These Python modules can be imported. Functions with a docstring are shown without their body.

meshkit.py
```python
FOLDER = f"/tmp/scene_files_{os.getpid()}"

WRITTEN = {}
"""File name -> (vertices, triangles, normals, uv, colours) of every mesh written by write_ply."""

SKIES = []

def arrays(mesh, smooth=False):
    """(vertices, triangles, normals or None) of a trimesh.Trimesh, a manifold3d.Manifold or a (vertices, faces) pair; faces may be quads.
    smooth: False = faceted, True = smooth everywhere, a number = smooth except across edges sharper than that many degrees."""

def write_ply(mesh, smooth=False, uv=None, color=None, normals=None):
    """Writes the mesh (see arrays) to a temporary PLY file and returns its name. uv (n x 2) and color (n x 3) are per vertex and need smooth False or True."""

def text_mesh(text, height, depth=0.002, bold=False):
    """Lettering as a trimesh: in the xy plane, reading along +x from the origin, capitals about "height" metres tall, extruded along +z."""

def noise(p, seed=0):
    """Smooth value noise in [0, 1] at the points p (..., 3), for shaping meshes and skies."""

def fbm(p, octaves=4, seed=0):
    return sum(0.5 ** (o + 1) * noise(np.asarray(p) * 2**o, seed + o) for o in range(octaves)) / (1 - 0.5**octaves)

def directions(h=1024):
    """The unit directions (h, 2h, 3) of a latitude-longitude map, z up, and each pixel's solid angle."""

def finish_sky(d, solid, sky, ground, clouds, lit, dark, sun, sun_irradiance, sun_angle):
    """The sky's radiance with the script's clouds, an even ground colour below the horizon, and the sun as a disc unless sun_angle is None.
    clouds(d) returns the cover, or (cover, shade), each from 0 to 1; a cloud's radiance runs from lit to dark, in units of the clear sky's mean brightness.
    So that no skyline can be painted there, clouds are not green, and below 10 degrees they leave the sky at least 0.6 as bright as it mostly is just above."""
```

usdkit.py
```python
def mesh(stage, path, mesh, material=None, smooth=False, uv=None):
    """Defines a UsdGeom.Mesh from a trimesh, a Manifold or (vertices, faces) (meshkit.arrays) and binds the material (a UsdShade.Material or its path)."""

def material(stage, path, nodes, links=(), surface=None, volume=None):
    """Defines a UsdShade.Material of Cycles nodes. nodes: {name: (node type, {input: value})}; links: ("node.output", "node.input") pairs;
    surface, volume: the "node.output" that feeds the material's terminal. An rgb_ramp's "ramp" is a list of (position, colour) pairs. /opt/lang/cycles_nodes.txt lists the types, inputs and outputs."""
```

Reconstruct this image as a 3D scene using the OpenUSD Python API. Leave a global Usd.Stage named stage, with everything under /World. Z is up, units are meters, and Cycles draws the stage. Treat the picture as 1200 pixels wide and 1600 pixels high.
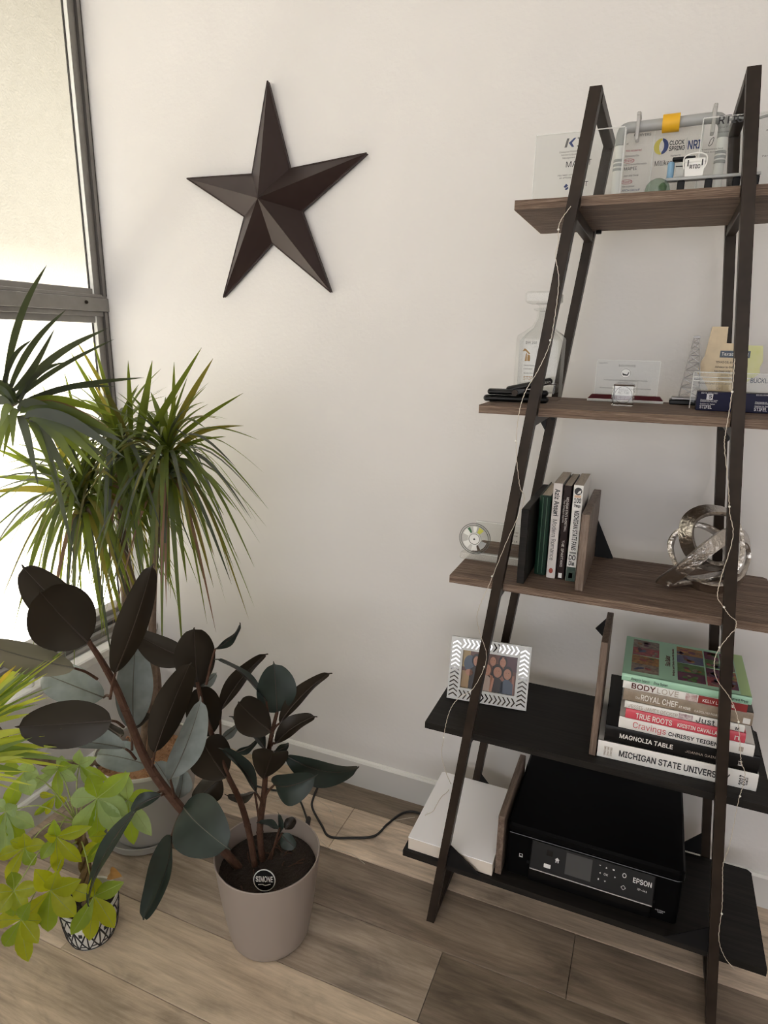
import math, random
import numpy as np, trimesh, manifold3d
from shapely.geometry import Polygon, box as sbox
from shapely import affinity
from pxr import Usd, UsdGeom, UsdLux, UsdShade, Gf, Sdf, Vt
import usdkit, meshkit

stage = Usd.Stage.CreateInMemory()
UsdGeom.SetStageUpAxis(stage, 'Z')
UsdGeom.Xform.Define(stage, '/World')
rng = np.random.RandomState(7)

# ------------------------------------------------------------------ camera
cam = UsdGeom.Camera.Define(stage, '/World/Camera')
CAM_POS = np.array([1.6780, -1.6683, 1.4218])
CAM_R = np.array([[0.92142964, 0.38822917, 0.01566932], [-0.11369167, 0.23083575, 0.96632762], [-0.37153953, 0.89218438, -0.25683733]])
M = np.eye(4); M[0, :3], M[1, :3], M[2, :3], M[3, :3] = CAM_R[0], CAM_R[1], -CAM_R[2], CAM_POS
cam.AddTransformOp().Set(Gf.Matrix4d(M.tolist()))
cam.CreateHorizontalApertureAttr(36.0)
cam.CreateFocalLengthAttr(1008.08 / 1200 * 36.0)
cam.CreateClippingRangeAttr((0.02, 200.0))
cam.CreateExposureAttr(0.25)

# ------------------------------------------------------------------ daylight
dome = UsdLux.DomeLight.Define(stage, '/World/Sky')
dome.CreateIntensityAttr(1.0)
dome.CreateColorAttr(Gf.Vec3f(1.0, 0.985, 0.995))

sun = UsdLux.DistantLight.Define(stage, '/World/Sun')
sun.CreateIntensityAttr(420); sun.CreateAngleAttr(10.0)
sun.CreateColorAttr(Gf.Vec3f(1.0, 0.97, 0.92))
sd = np.array([-.70, -.80, -1.10]); sd /= np.linalg.norm(sd)          # the way the sunlight travels: over the roof onto the neighbour's wall
sz = -sd; sx = np.cross([0, 0, 1], sz); sx /= np.linalg.norm(sx); sy = np.cross(sz, sx)
S4 = np.eye(4); S4[0, :3], S4[1, :3], S4[2, :3] = sx, sy, sz
sun.AddTransformOp().Set(Gf.Matrix4d(S4.tolist()))

# ------------------------------------------------------------------ helpers
used = {}
def numbered(parent, name):
    k = used.get((parent, name), 0); used[(parent, name)] = k + 1
    return f'{parent}/{name}' if k == 0 else f'{parent}/{name}_{k:03d}'

LOC = {}
def thing(name, label=None, cat=None, loc=(0, 0, 0), group=None, kind=None):
    path = numbered('/World', name)
    x = UsdGeom.Xform.Define(stage, path)
    x.AddTranslateOp().Set(Gf.Vec3d(*map(float, loc)))
    p = x.GetPrim(); LOC[path] = np.array(loc, float)
    for k, v in (('label', label), ('category', cat), ('group', group), ('kind', kind)):
        if v: p.SetCustomDataByKey(k, v)
    return path
def part(parent, name, mesh, mat, smooth=30, label=None, kind=None):
    """a mesh given in world coordinates, stored relative to its thing"""
    root = '/' + '/'.join(parent.split('/')[1:3])
    path = numbered(parent, name)
    v, f, n = meshkit.arrays(mesh, smooth)
    v = v - LOC.get(root, 0)
    m = UsdGeom.Mesh.Define(stage, path)
    m.CreatePointsAttr(Vt.Vec3fArray.FromNumpy(v.astype(np.float32)))
    m.CreateFaceVertexCountsAttr(Vt.IntArray.FromNumpy(np.full(len(f), 3, np.int32)))
    m.CreateFaceVertexIndicesAttr(Vt.IntArray.FromNumpy(f.astype(np.int32).ravel()))
    m.CreateSubdivisionSchemeAttr('none')
    if n is not None:
        m.CreateNormalsAttr(Vt.Vec3fArray.FromNumpy(n.astype(np.float32))); m.SetNormalsInterpolation('vertex')
    UsdShade.MaterialBindingAPI.Apply(m.GetPrim()).Bind(mat)
    if label: m.GetPrim().SetCustomDataByKey('label', label)
    if kind: m.GetPrim().SetCustomDataByKey('kind', kind)
    return path
def cat_(ms): return trimesh.util.concatenate(ms)
def hull(pts): return trimesh.Trimesh(np.asarray(pts, float)).convex_hull if False else trimesh.convex.convex_hull(np.asarray(pts, float))
def box(x0, x1, y0, y1, z0, z1, c=0.0):
    if c <= 0:
        m = trimesh.creation.box([x1 - x0, y1 - y0, z1 - z0]); m.apply_translation([(x0 + x1) / 2, (y0 + y1) / 2, (z0 + z1) / 2]); return m
    pts = []
    for a, sa in ((x0, 1), (x1, -1)):
        for b, sb in ((y0, 1), (y1, -1)):
            for d, sd in ((z0, 1), (z1, -1)):
                pts += [(a + sa * c, b + sb * c, d), (a + sa * c, b, d + sd * c), (a, b + sb * c, d + sd * c)]
    return hull(pts)
def prism(poly, axis, a, b):
    """extrude 2-D points along an axis from a to b: 'x' -> (y,z), 'y' -> (x,z), 'z' -> (x,y)"""
    m = trimesh.creation.extrude_polygon(poly if hasattr(poly, 'exterior') else Polygon(poly), abs(b - a), engine='earcut')
    v = m.vertices.copy(); lo = min(a, b)
    if axis == 'z': w = np.c_[v[:, 0], v[:, 1], v[:, 2] + lo]
    elif axis == 'y': w = np.c_[v[:, 0], v[:, 2] + lo, v[:, 1]]
    else: w = np.c_[v[:, 2] + lo, v[:, 0], v[:, 1]]
    m = trimesh.Trimesh(w, m.faces, process=False)
    if m.volume < 0: m.invert()
    return m
def curve(pts, n):
    """Catmull-Rom through the points"""
    P = np.asarray(pts, float)
    if len(P) == 2: return P[0] + np.linspace(0, 1, n)[:, None] * (P[1] - P[0])
    Q = np.vstack([2 * P[0] - P[1], P, 2 * P[-1] - P[-2]]); t = np.linspace(0, len(P) - 1 - 1e-9, n); i = t.astype(int); u = (t - i)[:, None]
    a, b, c, d = Q[i], Q[i + 1], Q[i + 2], Q[i + 3]
    return .5 * (2 * b + (c - a) * u + (2 * a - 5 * b + 4 * c - d) * u ** 2 + (3 * b - a - 3 * c + d) * u ** 3)
def frames(P, closed=False):
    T = np.roll(P, -1, 0) - np.roll(P, 1, 0) if closed else np.gradient(P, axis=0)
    T /= np.linalg.norm(T, axis=1)[:, None] + 1e-12
    N = np.zeros_like(P); n = np.cross(T[0], [0, 0, 1]); n = np.cross(T[0], [1, 0, 0]) if np.linalg.norm(n) < .2 else n
    for i in range(len(P)):
        n = n - T[i] * (n @ T[i]); n /= np.linalg.norm(n) + 1e-12; N[i] = n
    return T, N, np.cross(T, N)
def tube(pts, r, n=40, sides=8, closed=False, section=None, smoothit=True):
    P = curve(pts, n) if smoothit else np.asarray(pts, float)
    if closed: P = curve(list(pts) + [pts[0]], n + 1)[:-1]
    k = len(P); T, N, B = frames(P, closed)
    R_ = np.interp(np.linspace(0, 1, k), np.linspace(0, 1, np.size(r)), np.atleast_1d(r))
    if section is None:
        a = np.linspace(0, 2 * np.pi, sides, endpoint=False); section = np.c_[np.cos(a), np.sin(a)]
    section = np.asarray(section, float); s = len(section)
    if closed:  # spread the closing twist over the loop
        n0 = N[-1] - T[0] * (N[-1] @ T[0]); ang = math.atan2(np.cross(n0, N[0]) @ T[0], n0 @ N[0])
        th = np.linspace(0, ang, k); N, B = np.cos(th)[:, None] * N + np.sin(th)[:, None] * B, -np.sin(th)[:, None] * N + np.cos(th)[:, None] * B
    V = (P[:, None] + R_[:, None, None] * (section[None, :, 0:1] * N[:, None] + section[None, :, 1:2] * B[:, None])).reshape(-1, 3)
    F = []
    for i in range(k if closed else k - 1):
        j = (i + 1) % k
        for q in range(s):
            q2 = (q + 1) % s
            F += [(i * s + q, i * s + q2, j * s + q2), (i * s + q, j * s + q2, j * s + q)]
    if not closed:
        V = np.vstack([V, P[0], P[-1]]); a, b = len(V) - 2, len(V) - 1
        for q in range(s):
            q2 = (q + 1) % s
            F += [(a, q2, q), (b, (k - 1) * s + q, (k - 1) * s + q2)]
    m = trimesh.Trimesh(V, np.array(F), process=False)
    if m.volume < 0: m.invert()
    return m
def lathe(profile, c, n=64):
    m = trimesh.creation.revolve(np.asarray(profile, float), sections=n); m.apply_translation(c)
    return m
def cyl(p, q, r, n=20):
    return trimesh.creation.cylinder(r, segment=[p, q], sections=n)
def xf(mesh, Rm, t):
    m = mesh.copy(); A = np.eye(4); A[:3, :3] = Rm; A[:3, 3] = t; m.apply_transform(A); return m
def text_at(s, h, o, xd=(1, 0, 0), yd=(0, 0, 1), width=None, center=False, bold=False, depth=.0004):
    """lettering whose baseline starts (or is centred) at o, reading along xd, tops towards yd"""
    m = meshkit.text_mesh(s, h, depth, bold); x0, x1 = m.bounds[0][0], m.bounds[1][0]
    if width: m.vertices[:, 0] = (m.vertices[:, 0] - x0) * width / (x1 - x0); x0, x1 = 0, width
    if center: m.vertices[:, 0] -= (x0 + x1) / 2
    xd, yd = np.array(xd, float), np.array(yd, float); xd /= np.linalg.norm(xd); yd /= np.linalg.norm(yd)
    return xf(m, np.c_[xd, yd, np.cross(xd, yd)], o)
def flat(poly, o, xd, yd, depth=.0004):
    m = trimesh.creation.extrude_polygon(poly if hasattr(poly, 'exterior') else Polygon(poly), depth, engine='earcut')
    xd, yd = np.array(xd, float), np.array(yd, float); xd /= np.linalg.norm(xd); yd /= np.linalg.norm(yd)
    return xf(m, np.c_[xd, yd, np.cross(xd, yd)], o)
def ell(cx, cy, rx, ry, n=24): return [(cx + rx * math.cos(a), cy + ry * math.sin(a)) for a in np.linspace(0, 2 * math.pi, n, endpoint=False)]
def rect(x0, y0, x1, y1): return [(x0, y0), (x1, y0), (x1, y1), (x0, y1)]
def leaf(b, t, w, nrm, bow, curl, shape, nu=12, nv=4, clamp=True):
    b, t, nrm = np.array(b, float), np.array(t, float), np.array(nrm, float)
    ax = t - b; L = np.linalg.norm(ax); ax /= L; nrm = nrm - ax * (nrm @ ax); nrm /= np.linalg.norm(nrm); sd = np.cross(nrm, ax)
    u = np.linspace(0, 1, nu + 1)
    if shape == 'r':
        u = np.r_[np.linspace(0, .12, 5)[:-1], np.linspace(.12, .86, nu - 8), np.linspace(.86, .975, 5)[1:], 1.0]
        wd = np.sin(np.pi * np.clip(u / .985, 0, 1) ** .96) ** .50; wd[-2] = .05; wd[-1] = .008; wd[0] = .03
    elif shape == 'p': wd = np.sin(np.pi * u ** 1.15) ** .95; wd[-1] = .01; wd[0] = .03
    else: wd = np.minimum(1, .55 + u * 1.6) * (1 - u ** 2.2) ** .85; wd[-1] = .02
    s = np.linspace(-1, 1, nv + 1)
    bowf = 4 * u * (1 - u)
    if shape == 's': bowf = np.sin(np.pi * u ** .8)
    V = np.zeros((nu + 1, nv + 1, 3))
    for j, q in enumerate(s):
        off = np.outer(wd * w / 2 * q, sd)
        rise = (abs(q) ** 1.3 * curl * wd) * (1 if shape == 'r' else 1.0)
        wav = 0.0
        if shape == 'r': wav = .0022 * np.sin(u * 9 + q * 2) * abs(q)
        if shape == 'p': wav = .0012 * np.cos(u * 44) * abs(q) * wd
        lift = bow * bowf
        up = np.array([0, 0, 1.0]) if shape == 's' else nrm
        V[:, j] = b + np.outer(u * L, ax) + off + np.outer(lift, up) + np.outer(rise + wav, nrm)
    if shape == 'r':
        V[-1] += nrm * -.005 + ax * .003
    if clamp:
        V[..., 1] = np.minimum(V[..., 1], -.012 - .02 * np.clip(-V[..., 1] * 3, 0, .2)); V[..., 0] = np.maximum(V[..., 0], .012)
    F = []
    for i in range(nu):
        for j in range(nv):
            a = i * (nv + 1) + j
            F += [(a, a + 1, a + nv + 2), (a, a + nv + 2, a + nv + 1)]
    m = trimesh.Trimesh(V.reshape(-1, 3), F, process=False)
    if m.face_normals.mean(0) @ nrm < 0: m.invert()
    return m

# ------------------------------------------------------------------ materials
MATS = {}
def mk(name, nodes, links, surface):
    MATS[name] = usdkit.material(stage, f'/World/Looks/{name}', nodes, links, surface=surface); return MATS[name]
def plain(name, col, rough=.5, metal=0.0, spec=.5, bump=None, vary=None, coat=0.0):
    """one colour; vary=(second colour, scale, contrast) mottles it, bump=(scale, strength, distance) roughens it"""
    n = {'p': ('principled_bsdf', {'base_color': col, 'roughness': rough, 'metallic': metal, 'specular_ior_level': spec, 'coat_weight': coat})}; l = []
    if vary or bump: n['g'] = ('geometry', {})
    if vary:
        n['v'] = ('noise_texture', {'scale': vary[1], 'detail': 4.0, 'roughness': .6}); c = vary[2]
        n['r'] = ('rgb_ramp', {'ramp': [(.5 - c, col), (.5 + c, vary[0])]})
        l += [('g.position', 'v.vector'), ('v.fac', 'r.fac'), ('r.color', 'p.base_color')]
    if bump:
        n['bn'] = ('noise_texture', {'scale': bump[0], 'detail': 3.0}); n['b'] = ('bump', {'strength': bump[1], 'distance': bump[2]})
        l += [('g.position', 'bn.vector'), ('bn.fac', 'b.height'), ('b.normal', 'p.normal')]
    return mk(name, n, l, 'p.BSDF')
def wood(name, cols, rough=.45, scale=(1.5, 22, 22), off=(0, 0, 0), spec=.4, bump=.25, fine=.38, blot=0.0):
    n = {'g': ('geometry', {}), 'm': ('mapping', {'scale': scale, 'location': off}),
         'a': ('noise_texture', {'scale': 1.6, 'detail': 6.0, 'roughness': .62, 'distortion': .6}),
         'm2': ('mapping', {'scale': (scale[0] * 2.2, scale[1] * 5, scale[2] * 5), 'location': off}), 'f': ('noise_texture', {'scale': 2.0, 'detail': 4.0, 'roughness': .7}),
         'mf': ('mix_float', {'fac': fine}), 'r': ('rgb_ramp', {'ramp': list(zip((.3, .45, .56, .72), cols))}),
         'b': ('bump', {'strength': bump, 'distance': .002}), 'p': ('principled_bsdf', {'roughness': rough, 'specular_ior_level': spec})}
    l = [('g.position', 'm.vector'), ('m.vector', 'a.vector'), ('g.position', 'm2.vector'), ('m2.vector', 'f.vector'), ('a.fac', 'mf.a'), ('f.fac', 'mf.b'),
         ('mf.result', 'r.fac'), ('r.color', 'p.base_color'), ('mf.result', 'b.height'), ('b.normal', 'p.normal')]
    if blot:
        n.update({'mb': ('mapping', {'scale': (2.2, 7.0, 7.0), 'location': off}), 'bl': ('noise_texture', {'scale': 1.3, 'detail': 5.0, 'roughness': .6, 'distortion': 1.2}),
                  'br': ('rgb_ramp', {'ramp': [(.30, (1 - blot,) * 3), (.45, (.92,) * 3), (.62, (1.08,) * 3), (.75, (1 + blot * .5,) * 3)]}), 'mm': ('mix_color', {'blend_type': 'multiply', 'fac': 1.0})})
        l = [x for x in l if x != ('r.color', 'p.base_color')] + [('g.position', 'mb.vector'), ('mb.vector', 'bl.vector'), ('bl.fac', 'br.fac'), ('r.color', 'mm.a'), ('br.color', 'mm.b'), ('mm.result', 'p.base_color')]
    return mk(name, n, l, 'p.BSDF')
def clear(name, tint=(.97, .975, .97), ior=1.45, rough=.02, milk=0.0, milkcol=(.8, .8, .8)):
    n = {'t': ('transparent_bsdf', {'color': tint}), 'g': ('glossy_bsdf', {'color': (.62, .62, .62), 'roughness': rough}), 'f': ('fresnel', {'IOR': ior}), 'm': ('mix_closure', {}),
         'd': ('diffuse_bsdf', {'color': milkcol}), 'm2': ('mix_closure', {'fac': milk}), 'o': ('geometry', {}), 'k': ('math', {'math_type': 'subtract', 'value1': 1.0}), 'x': ('math', {'math_type': 'multiply'})}
    l = [('o.backfacing', 'k.value2'), ('k.value', 'x.value1'), ('f.fac', 'x.value2'), ('x.value', 'm.fac'), ('t.BSDF', 'm.closure1'), ('g.BSDF', 'm.closure2'), ('m.closure', 'm2.closure1'), ('d.BSDF', 'm2.closure2')]
    return mk(name, n, l, 'm2.closure')
def leafmat(name, top, under, rough=.4, trans=.25, tcol=None, vary=.25, spec=.5, scale=14.0):
    tcol = tcol or tuple(min(1, c * 1.5) for c in top)
    d = tuple(c * (1 - vary) for c in top)
    n = {'g': ('geometry', {}), 'o': ('object_info', {}), 'v': ('noise_texture', {'scale': scale, 'detail': 3.0}), 'r': ('rgb_ramp', {'ramp': [(.3, d), (.7, top)]}),
         'mc': ('mix_color', {'b': under}), 'p': ('principled_bsdf', {'roughness': rough, 'specular_ior_level': spec}), 't': ('translucent_bsdf', {'color': tcol}), 'm': ('mix_closure', {'fac': trans})}
    l = [('g.position', 'v.vector'), ('v.fac', 'r.fac'), ('g.backfacing', 'mc.fac'), ('r.color', 'mc.a'), ('mc.result', 'p.base_color'), ('p.BSDF', 'm.closure1'), ('t.BSDF', 'm.closure2')]
    return mk(name, n, l, 'm.closure')

WALL = plain('wall_paint', (.74, .722, .715), .75, spec=.25, bump=(90, .18, .004), vary=((.715, .699, .694), 3.0, .25))
TRIM = plain('trim_paint', (.66, .655, .65), .5, spec=.3); TRIM_L = plain('trim_cap_white', (.86, .86, .84), .4, spec=.4)
ALU = plain('window_aluminium', (.21, .195, .185), .45, .1, vary=((.26, .245, .23), 30.0, .3))
ALU_D = plain('window_gasket', (.06, .055, .05), .6)
SILL = plain('sill_paint', (.72, .71, .69), .35)
STUCCO = plain('stucco', (.27, .27 * .93, .27 * .78), .9, spec=.1, bump=(60, .5, .01), vary=((.27 * .92, .27 * .85, .27 * .70), 14.0, .35))
GROUND = plain('outside_paving', (.72, .69, .62), .9)
PANE = clear('window_glass', (.96, .97, .965), 1.45, .0)
STEEL = plain('dark_steel', (.020, .0145, .0115), .42, .05, spec=.14, vary=((.040, .029, .022), 18.0, .25))
BLACKMETAL = plain('black_metal', (.008, .008, .009), .45, spec=.2)
SH_W = wood('shelf_wood', [(.045, .028, .020), (.125, .084, .062), (.21, .15, .115), (.46, .365, .295)], .6, (4.0, 60, 110), spec=.2, bump=.6, fine=.58)
SH_B = wood('shelf_black_wood', [(.006, .0055, .005), (.011, .010, .009), (.017, .015, .0135), (.027, .024, .021)], .5, (3.0, 40, 40), spec=.2, bump=.2)
ACR = clear('acrylic', (.955, .965, .96), 1.49, .02)
ACR_M = clear('frosted_acrylic', (.95, .95, .94), 1.49, .05, .35, (.78, .77, .74))
ACR_E = clear('acrylic_edge', (.97, .97, .97), 1.49, .1, .6, (.93, .94, .93))
GLASS = mk('lead_glass', {'p': ('principled_bsdf', {'base_color': (.98, .985, .98), 'roughness': .0, 'ior': 1.5, 'transmission_weight': 1.0})}, [], 'p.BSDF')
INK = plain('black_ink', (.03, .03, .035), .6)
INK_B = plain('blue_ink', (.03, .05, .16), .6)
INK_G = plain('grey_ink', (.12, .12, .12), .6)
INK_R = plain('red_ink', (.35, .03, .06), .6)
WHITE = plain('white_plastic', (.82, .82, .80), .4)
WHITE_P = plain('white_paper', (.93, .92, .95), .7, spec=.2)
PAGES = wood('page_edges', [(.62, .56, .48), (.70, .64, .56), (.76, .71, .63), (.82, .78, .70)], .8, (2, 30, 500), bump=.4)
PAGES_V = wood('standing_page_edges', [(.50, .43, .36), (.60, .53, .45), (.70, .63, .55), (.78, .72, .64)], .8, (500, 20, 2), bump=.4)

# ------------------------------------------------------------------ measured places of leaves, stems and wires (metres)
RUBBER_LEAVES = [((0.6447,-0.775,0.8064),(0.6017,-0.8362,0.935),0.1313,(-0.9318,0.3281,-0.1551),0.01,0.01,'r'),((0.5581,-0.7244,0.8255),(0.4553,-0.7563,0.9386),0.0917,(-0.7451,0.3149,-0.5879),0.01,0.01,'r'),((0.6835,-0.748,0.731),(0.7516,-0.6871,0.9673),0.0681,(-0.8604,0.4951,0.1205),-0.012,0.01,'r'),((0.6305,-0.8025,0.7581),(0.5385,-0.9275,0.8531),0.0605,(-0.8327,0.23,-0.5036),0.012,0.01,'r'),((0.5728,-0.6858,0.6119),(0.4018,-0.7028,0.6438),0.0842,(0.1952,-0.7273,0.658),0.02,0.012,'r'),((0.6908,-0.7774,0.6366),(0.5624,-0.8959,0.6577),0.0955,(-0.6005,0.5474,-0.5829),0.006,0.01,'r'),((0.6968,-0.7533,0.5546),(0.5007,-0.8349,0.5491),0.067,(0.0437,-0.1718,0.9842),0.02,0.02,'r'),((0.6455,-0.6772,0.5472),(0.6441,-0.6452,0.7447),0.0822,(0.8467,-0.5244,0.0905),-0.012,0.012,'r'),((0.7402,-0.7135,0.5319),(0.8192,-0.6698,0.7486),0.0742,(-0.726,0.6757,0.1282),0.008,0.01,'r'),((0.7893,-0.7256,0.488),(0.8551,-0.6874,0.6795),0.0701,(0.8108,-0.5612,-0.1663),0.012,0.012,'r'),((0.7978,-0.7004,0.3976),(0.9506,-0.7451,0.3806),0.1199,(-0.1166,-0.6758,0.7278),0.02,0.012,'r'),((0.7678,-0.7129,0.3229),(0.6796,-0.7388,0.0685),0.0704,(-0.2164,-0.9609,0.1729),-0.022,0.02,'r'),((0.716,-0.7561,0.4072),(0.6335,-0.8446,0.1941),0.0541,(-0.4722,-0.7342,0.4879),0.02,0.006,'r'),((0.7533,-0.7189,0.4288),(0.6955,-0.7538,0.3901),0.0331,(-0.097,-0.6618,0.7433),0.012,0.01,'r'),((0.7137,-0.6271,0.3416),(0.6342,-0.606,0.4061),0.0567,(0.5689,-0.2505,0.7833),0.006,0.01,'r'),((0.7525,-0.6651,0.3805),(0.7455,-0.6355,0.4361),0.0431,(0.9608,-0.1753,0.2146),0.004,0.01,'r'),((0.648,-0.6436,0.4245),(0.5085,-0.6692,0.4324),0.0728,(0.1353,-0.4662,0.8742),0.012,0.01,'r'),((0.5948,-0.6658,0.5042),(0.5225,-0.6525,0.5151),0.036,(-0.0889,0.2958,-0.9511),0.004,0.01,'r'),((0.6448,-0.6774,0.5388),(0.6804,-0.641,0.5637),0.0311,(-0.762,0.6237,0.1741),0.012,0.01,'r'),((0.7961,-0.6253,0.6599),(0.7894,-0.6172,0.8009),0.0895,(-0.7437,0.6644,-0.0732),0.006,0.01,'r'),((0.7675,-0.6047,0.7137),(0.6745,-0.6759,0.7926),0.0728,(-0.7153,0.1881,-0.6731),0.012,0.012,'r'),((0.8172,-0.584,0.7402),(0.8429,-0.5191,0.7778),0.0323,(0.9266,-0.1735,-0.3337),0.008,0.004,'r'),((0.8152,-0.6173,0.5353),(0.7948,-0.615,0.6574),0.0798,(-0.7659,0.6276,-0.1398),0.006,0.01,'r'),((0.87,-0.6378,0.4552),(0.8455,-0.6805,0.5699),0.0951,(-0.9018,0.4309,-0.0325),0.01,0.015,'r'),((0.8516,-0.6346,0.4524),(0.801,-0.6774,0.402),0.0654,(-0.0472,0.7849,-0.6178),0.014,0.012,'r'),((0.9391,-0.6199,0.4219),(0.8899,-0.6729,0.5601),0.0398,(0.8866,0.2271,0.4029),0.012,0.008,'r'),((0.8141,-0.5744,0.5737),(0.9014,-0.5056,0.7104),0.056,(-0.8371,0.4534,0.3061),0.012,0.008,'r'),((0.9376,-0.5663,0.6271),(0.8394,-0.6072,0.7322),0.0378,(0.5734,0.4246,0.7007),0.012,0.004,'r'),((0.7729,-0.5916,0.6332),(0.7847,-0.5434,0.6512),0.024,(0.8698,-0.3439,0.3537),0.002,0.006,'r'),((0.7977,-0.5596,0.4843),(0.8177,-0.5079,0.5028),0.0234,(0.8864,-0.4155,0.2042),0.003,0.004,'r'),((0.8527,-0.58,0.478),(0.8922,-0.5419,0.498),0.0259,(0.7347,-0.632,-0.2466),0.006,0.004,'r'),((0.8996,-0.5713,0.3775),(0.8244,-0.581,0.3512),0.0281,(0.2748,0.3252,-0.9049),0.01,0.006,'r'),((0.9542,-0.5486,0.5934),(0.9395,-0.533,0.7074),0.0887,(0.6548,-0.733,0.1841),0.004,0.01,'r'),((0.9644,-0.5552,0.5717),(1.0533,-0.4748,0.6799),0.0503,(-0.7969,0.5524,0.2446),0.012,0.008,'r'),((0.9674,-0.5973,0.5764),(0.9215,-0.6488,0.6672),0.0782,(-0.9046,0.3306,-0.2692),0.008,0.012,'r'),((0.9591,-0.5682,0.5248),(1.0257,-0.4972,0.5723),0.0502,(-0.7471,0.6624,0.0558),0.012,0.01,'r'),((0.944,-0.5853,0.5146),(0.8824,-0.6218,0.6071),0.0449,(0.7872,0.172,0.5923),0.012,0.008,'r'),((0.9801,-0.5594,0.4949),(1.1145,-0.4493,0.4268),0.0708,(0.5867,-0.7987,-0.134),0.03,0.014,'r'),((0.9448,-0.5958,0.4458),(1.0062,-0.6461,0.5684),0.0783,(-0.347,0.794,0.4992),0.01,0.016,'r'),((0.9661,-0.5869,0.4308),(1.0694,-0.5764,0.4793),0.0737,(0.0694,-0.9953,0.0681),0.022,0.016,'r'),((0.9503,-0.561,0.4974),(0.9662,-0.5219,0.4959),0.0293,(0.9264,-0.3763,-0.0102),0.004,0.004,'r'),((0.9587,-0.5576,0.2711),(0.9571,-0.5582,0.3257),0.0159,(0.9016,-0.4321,0.0202),0.002,0.003,'r'),((0.9703,-0.5527,0.2824),(0.9869,-0.535,0.3071),0.0271,(-0.4689,0.8361,-0.2848),0.002,0.004,'r'),((0.9724,-0.5735,0.2834),(1.0131,-0.5782,0.2659),0.0344,(0.1549,-0.8032,0.5752),0.004,0.004,'r'),((0.9672,-0.5757,0.3032),(0.9289,-0.6024,0.3288),0.0197,(0.5179,0.0748,0.8521),0.004,0.003,'r')]
RUBBER_STEMS = [([(0.8949,-0.6058,0.1539),(0.8505,-0.6351,0.2443),(0.7829,-0.6849,0.3706),(0.7172,-0.7123,0.493),(0.6844,-0.7259,0.6142),(0.6648,-0.7341,0.689),(0.6586,-0.7584,0.7605),(0.6473,-0.7739,0.8079)],[0.0105,0.0105,0.0105,0.0098,0.0085,0.0078,0.0065,0.005]),([(0.9126,-0.5984,0.1713),(0.9011,-0.6032,0.291),(0.8848,-0.61,0.3762),(0.8667,-0.6284,0.4561),(0.8407,-0.6284,0.5243),(0.8084,-0.6256,0.6047),(0.7954,-0.6255,0.6727)],[0.008,0.0075,0.007,0.006,0.0055,0.005,0.004]),([(0.9183,-0.5744,0.1579),(0.9191,-0.5849,0.2826),(0.9363,-0.5886,0.3895),(0.944,-0.5853,0.4673),(0.9515,-0.5714,0.5447),(0.9542,-0.5486,0.595)],[0.0085,0.008,0.007,0.006,0.005,0.004])]
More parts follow.
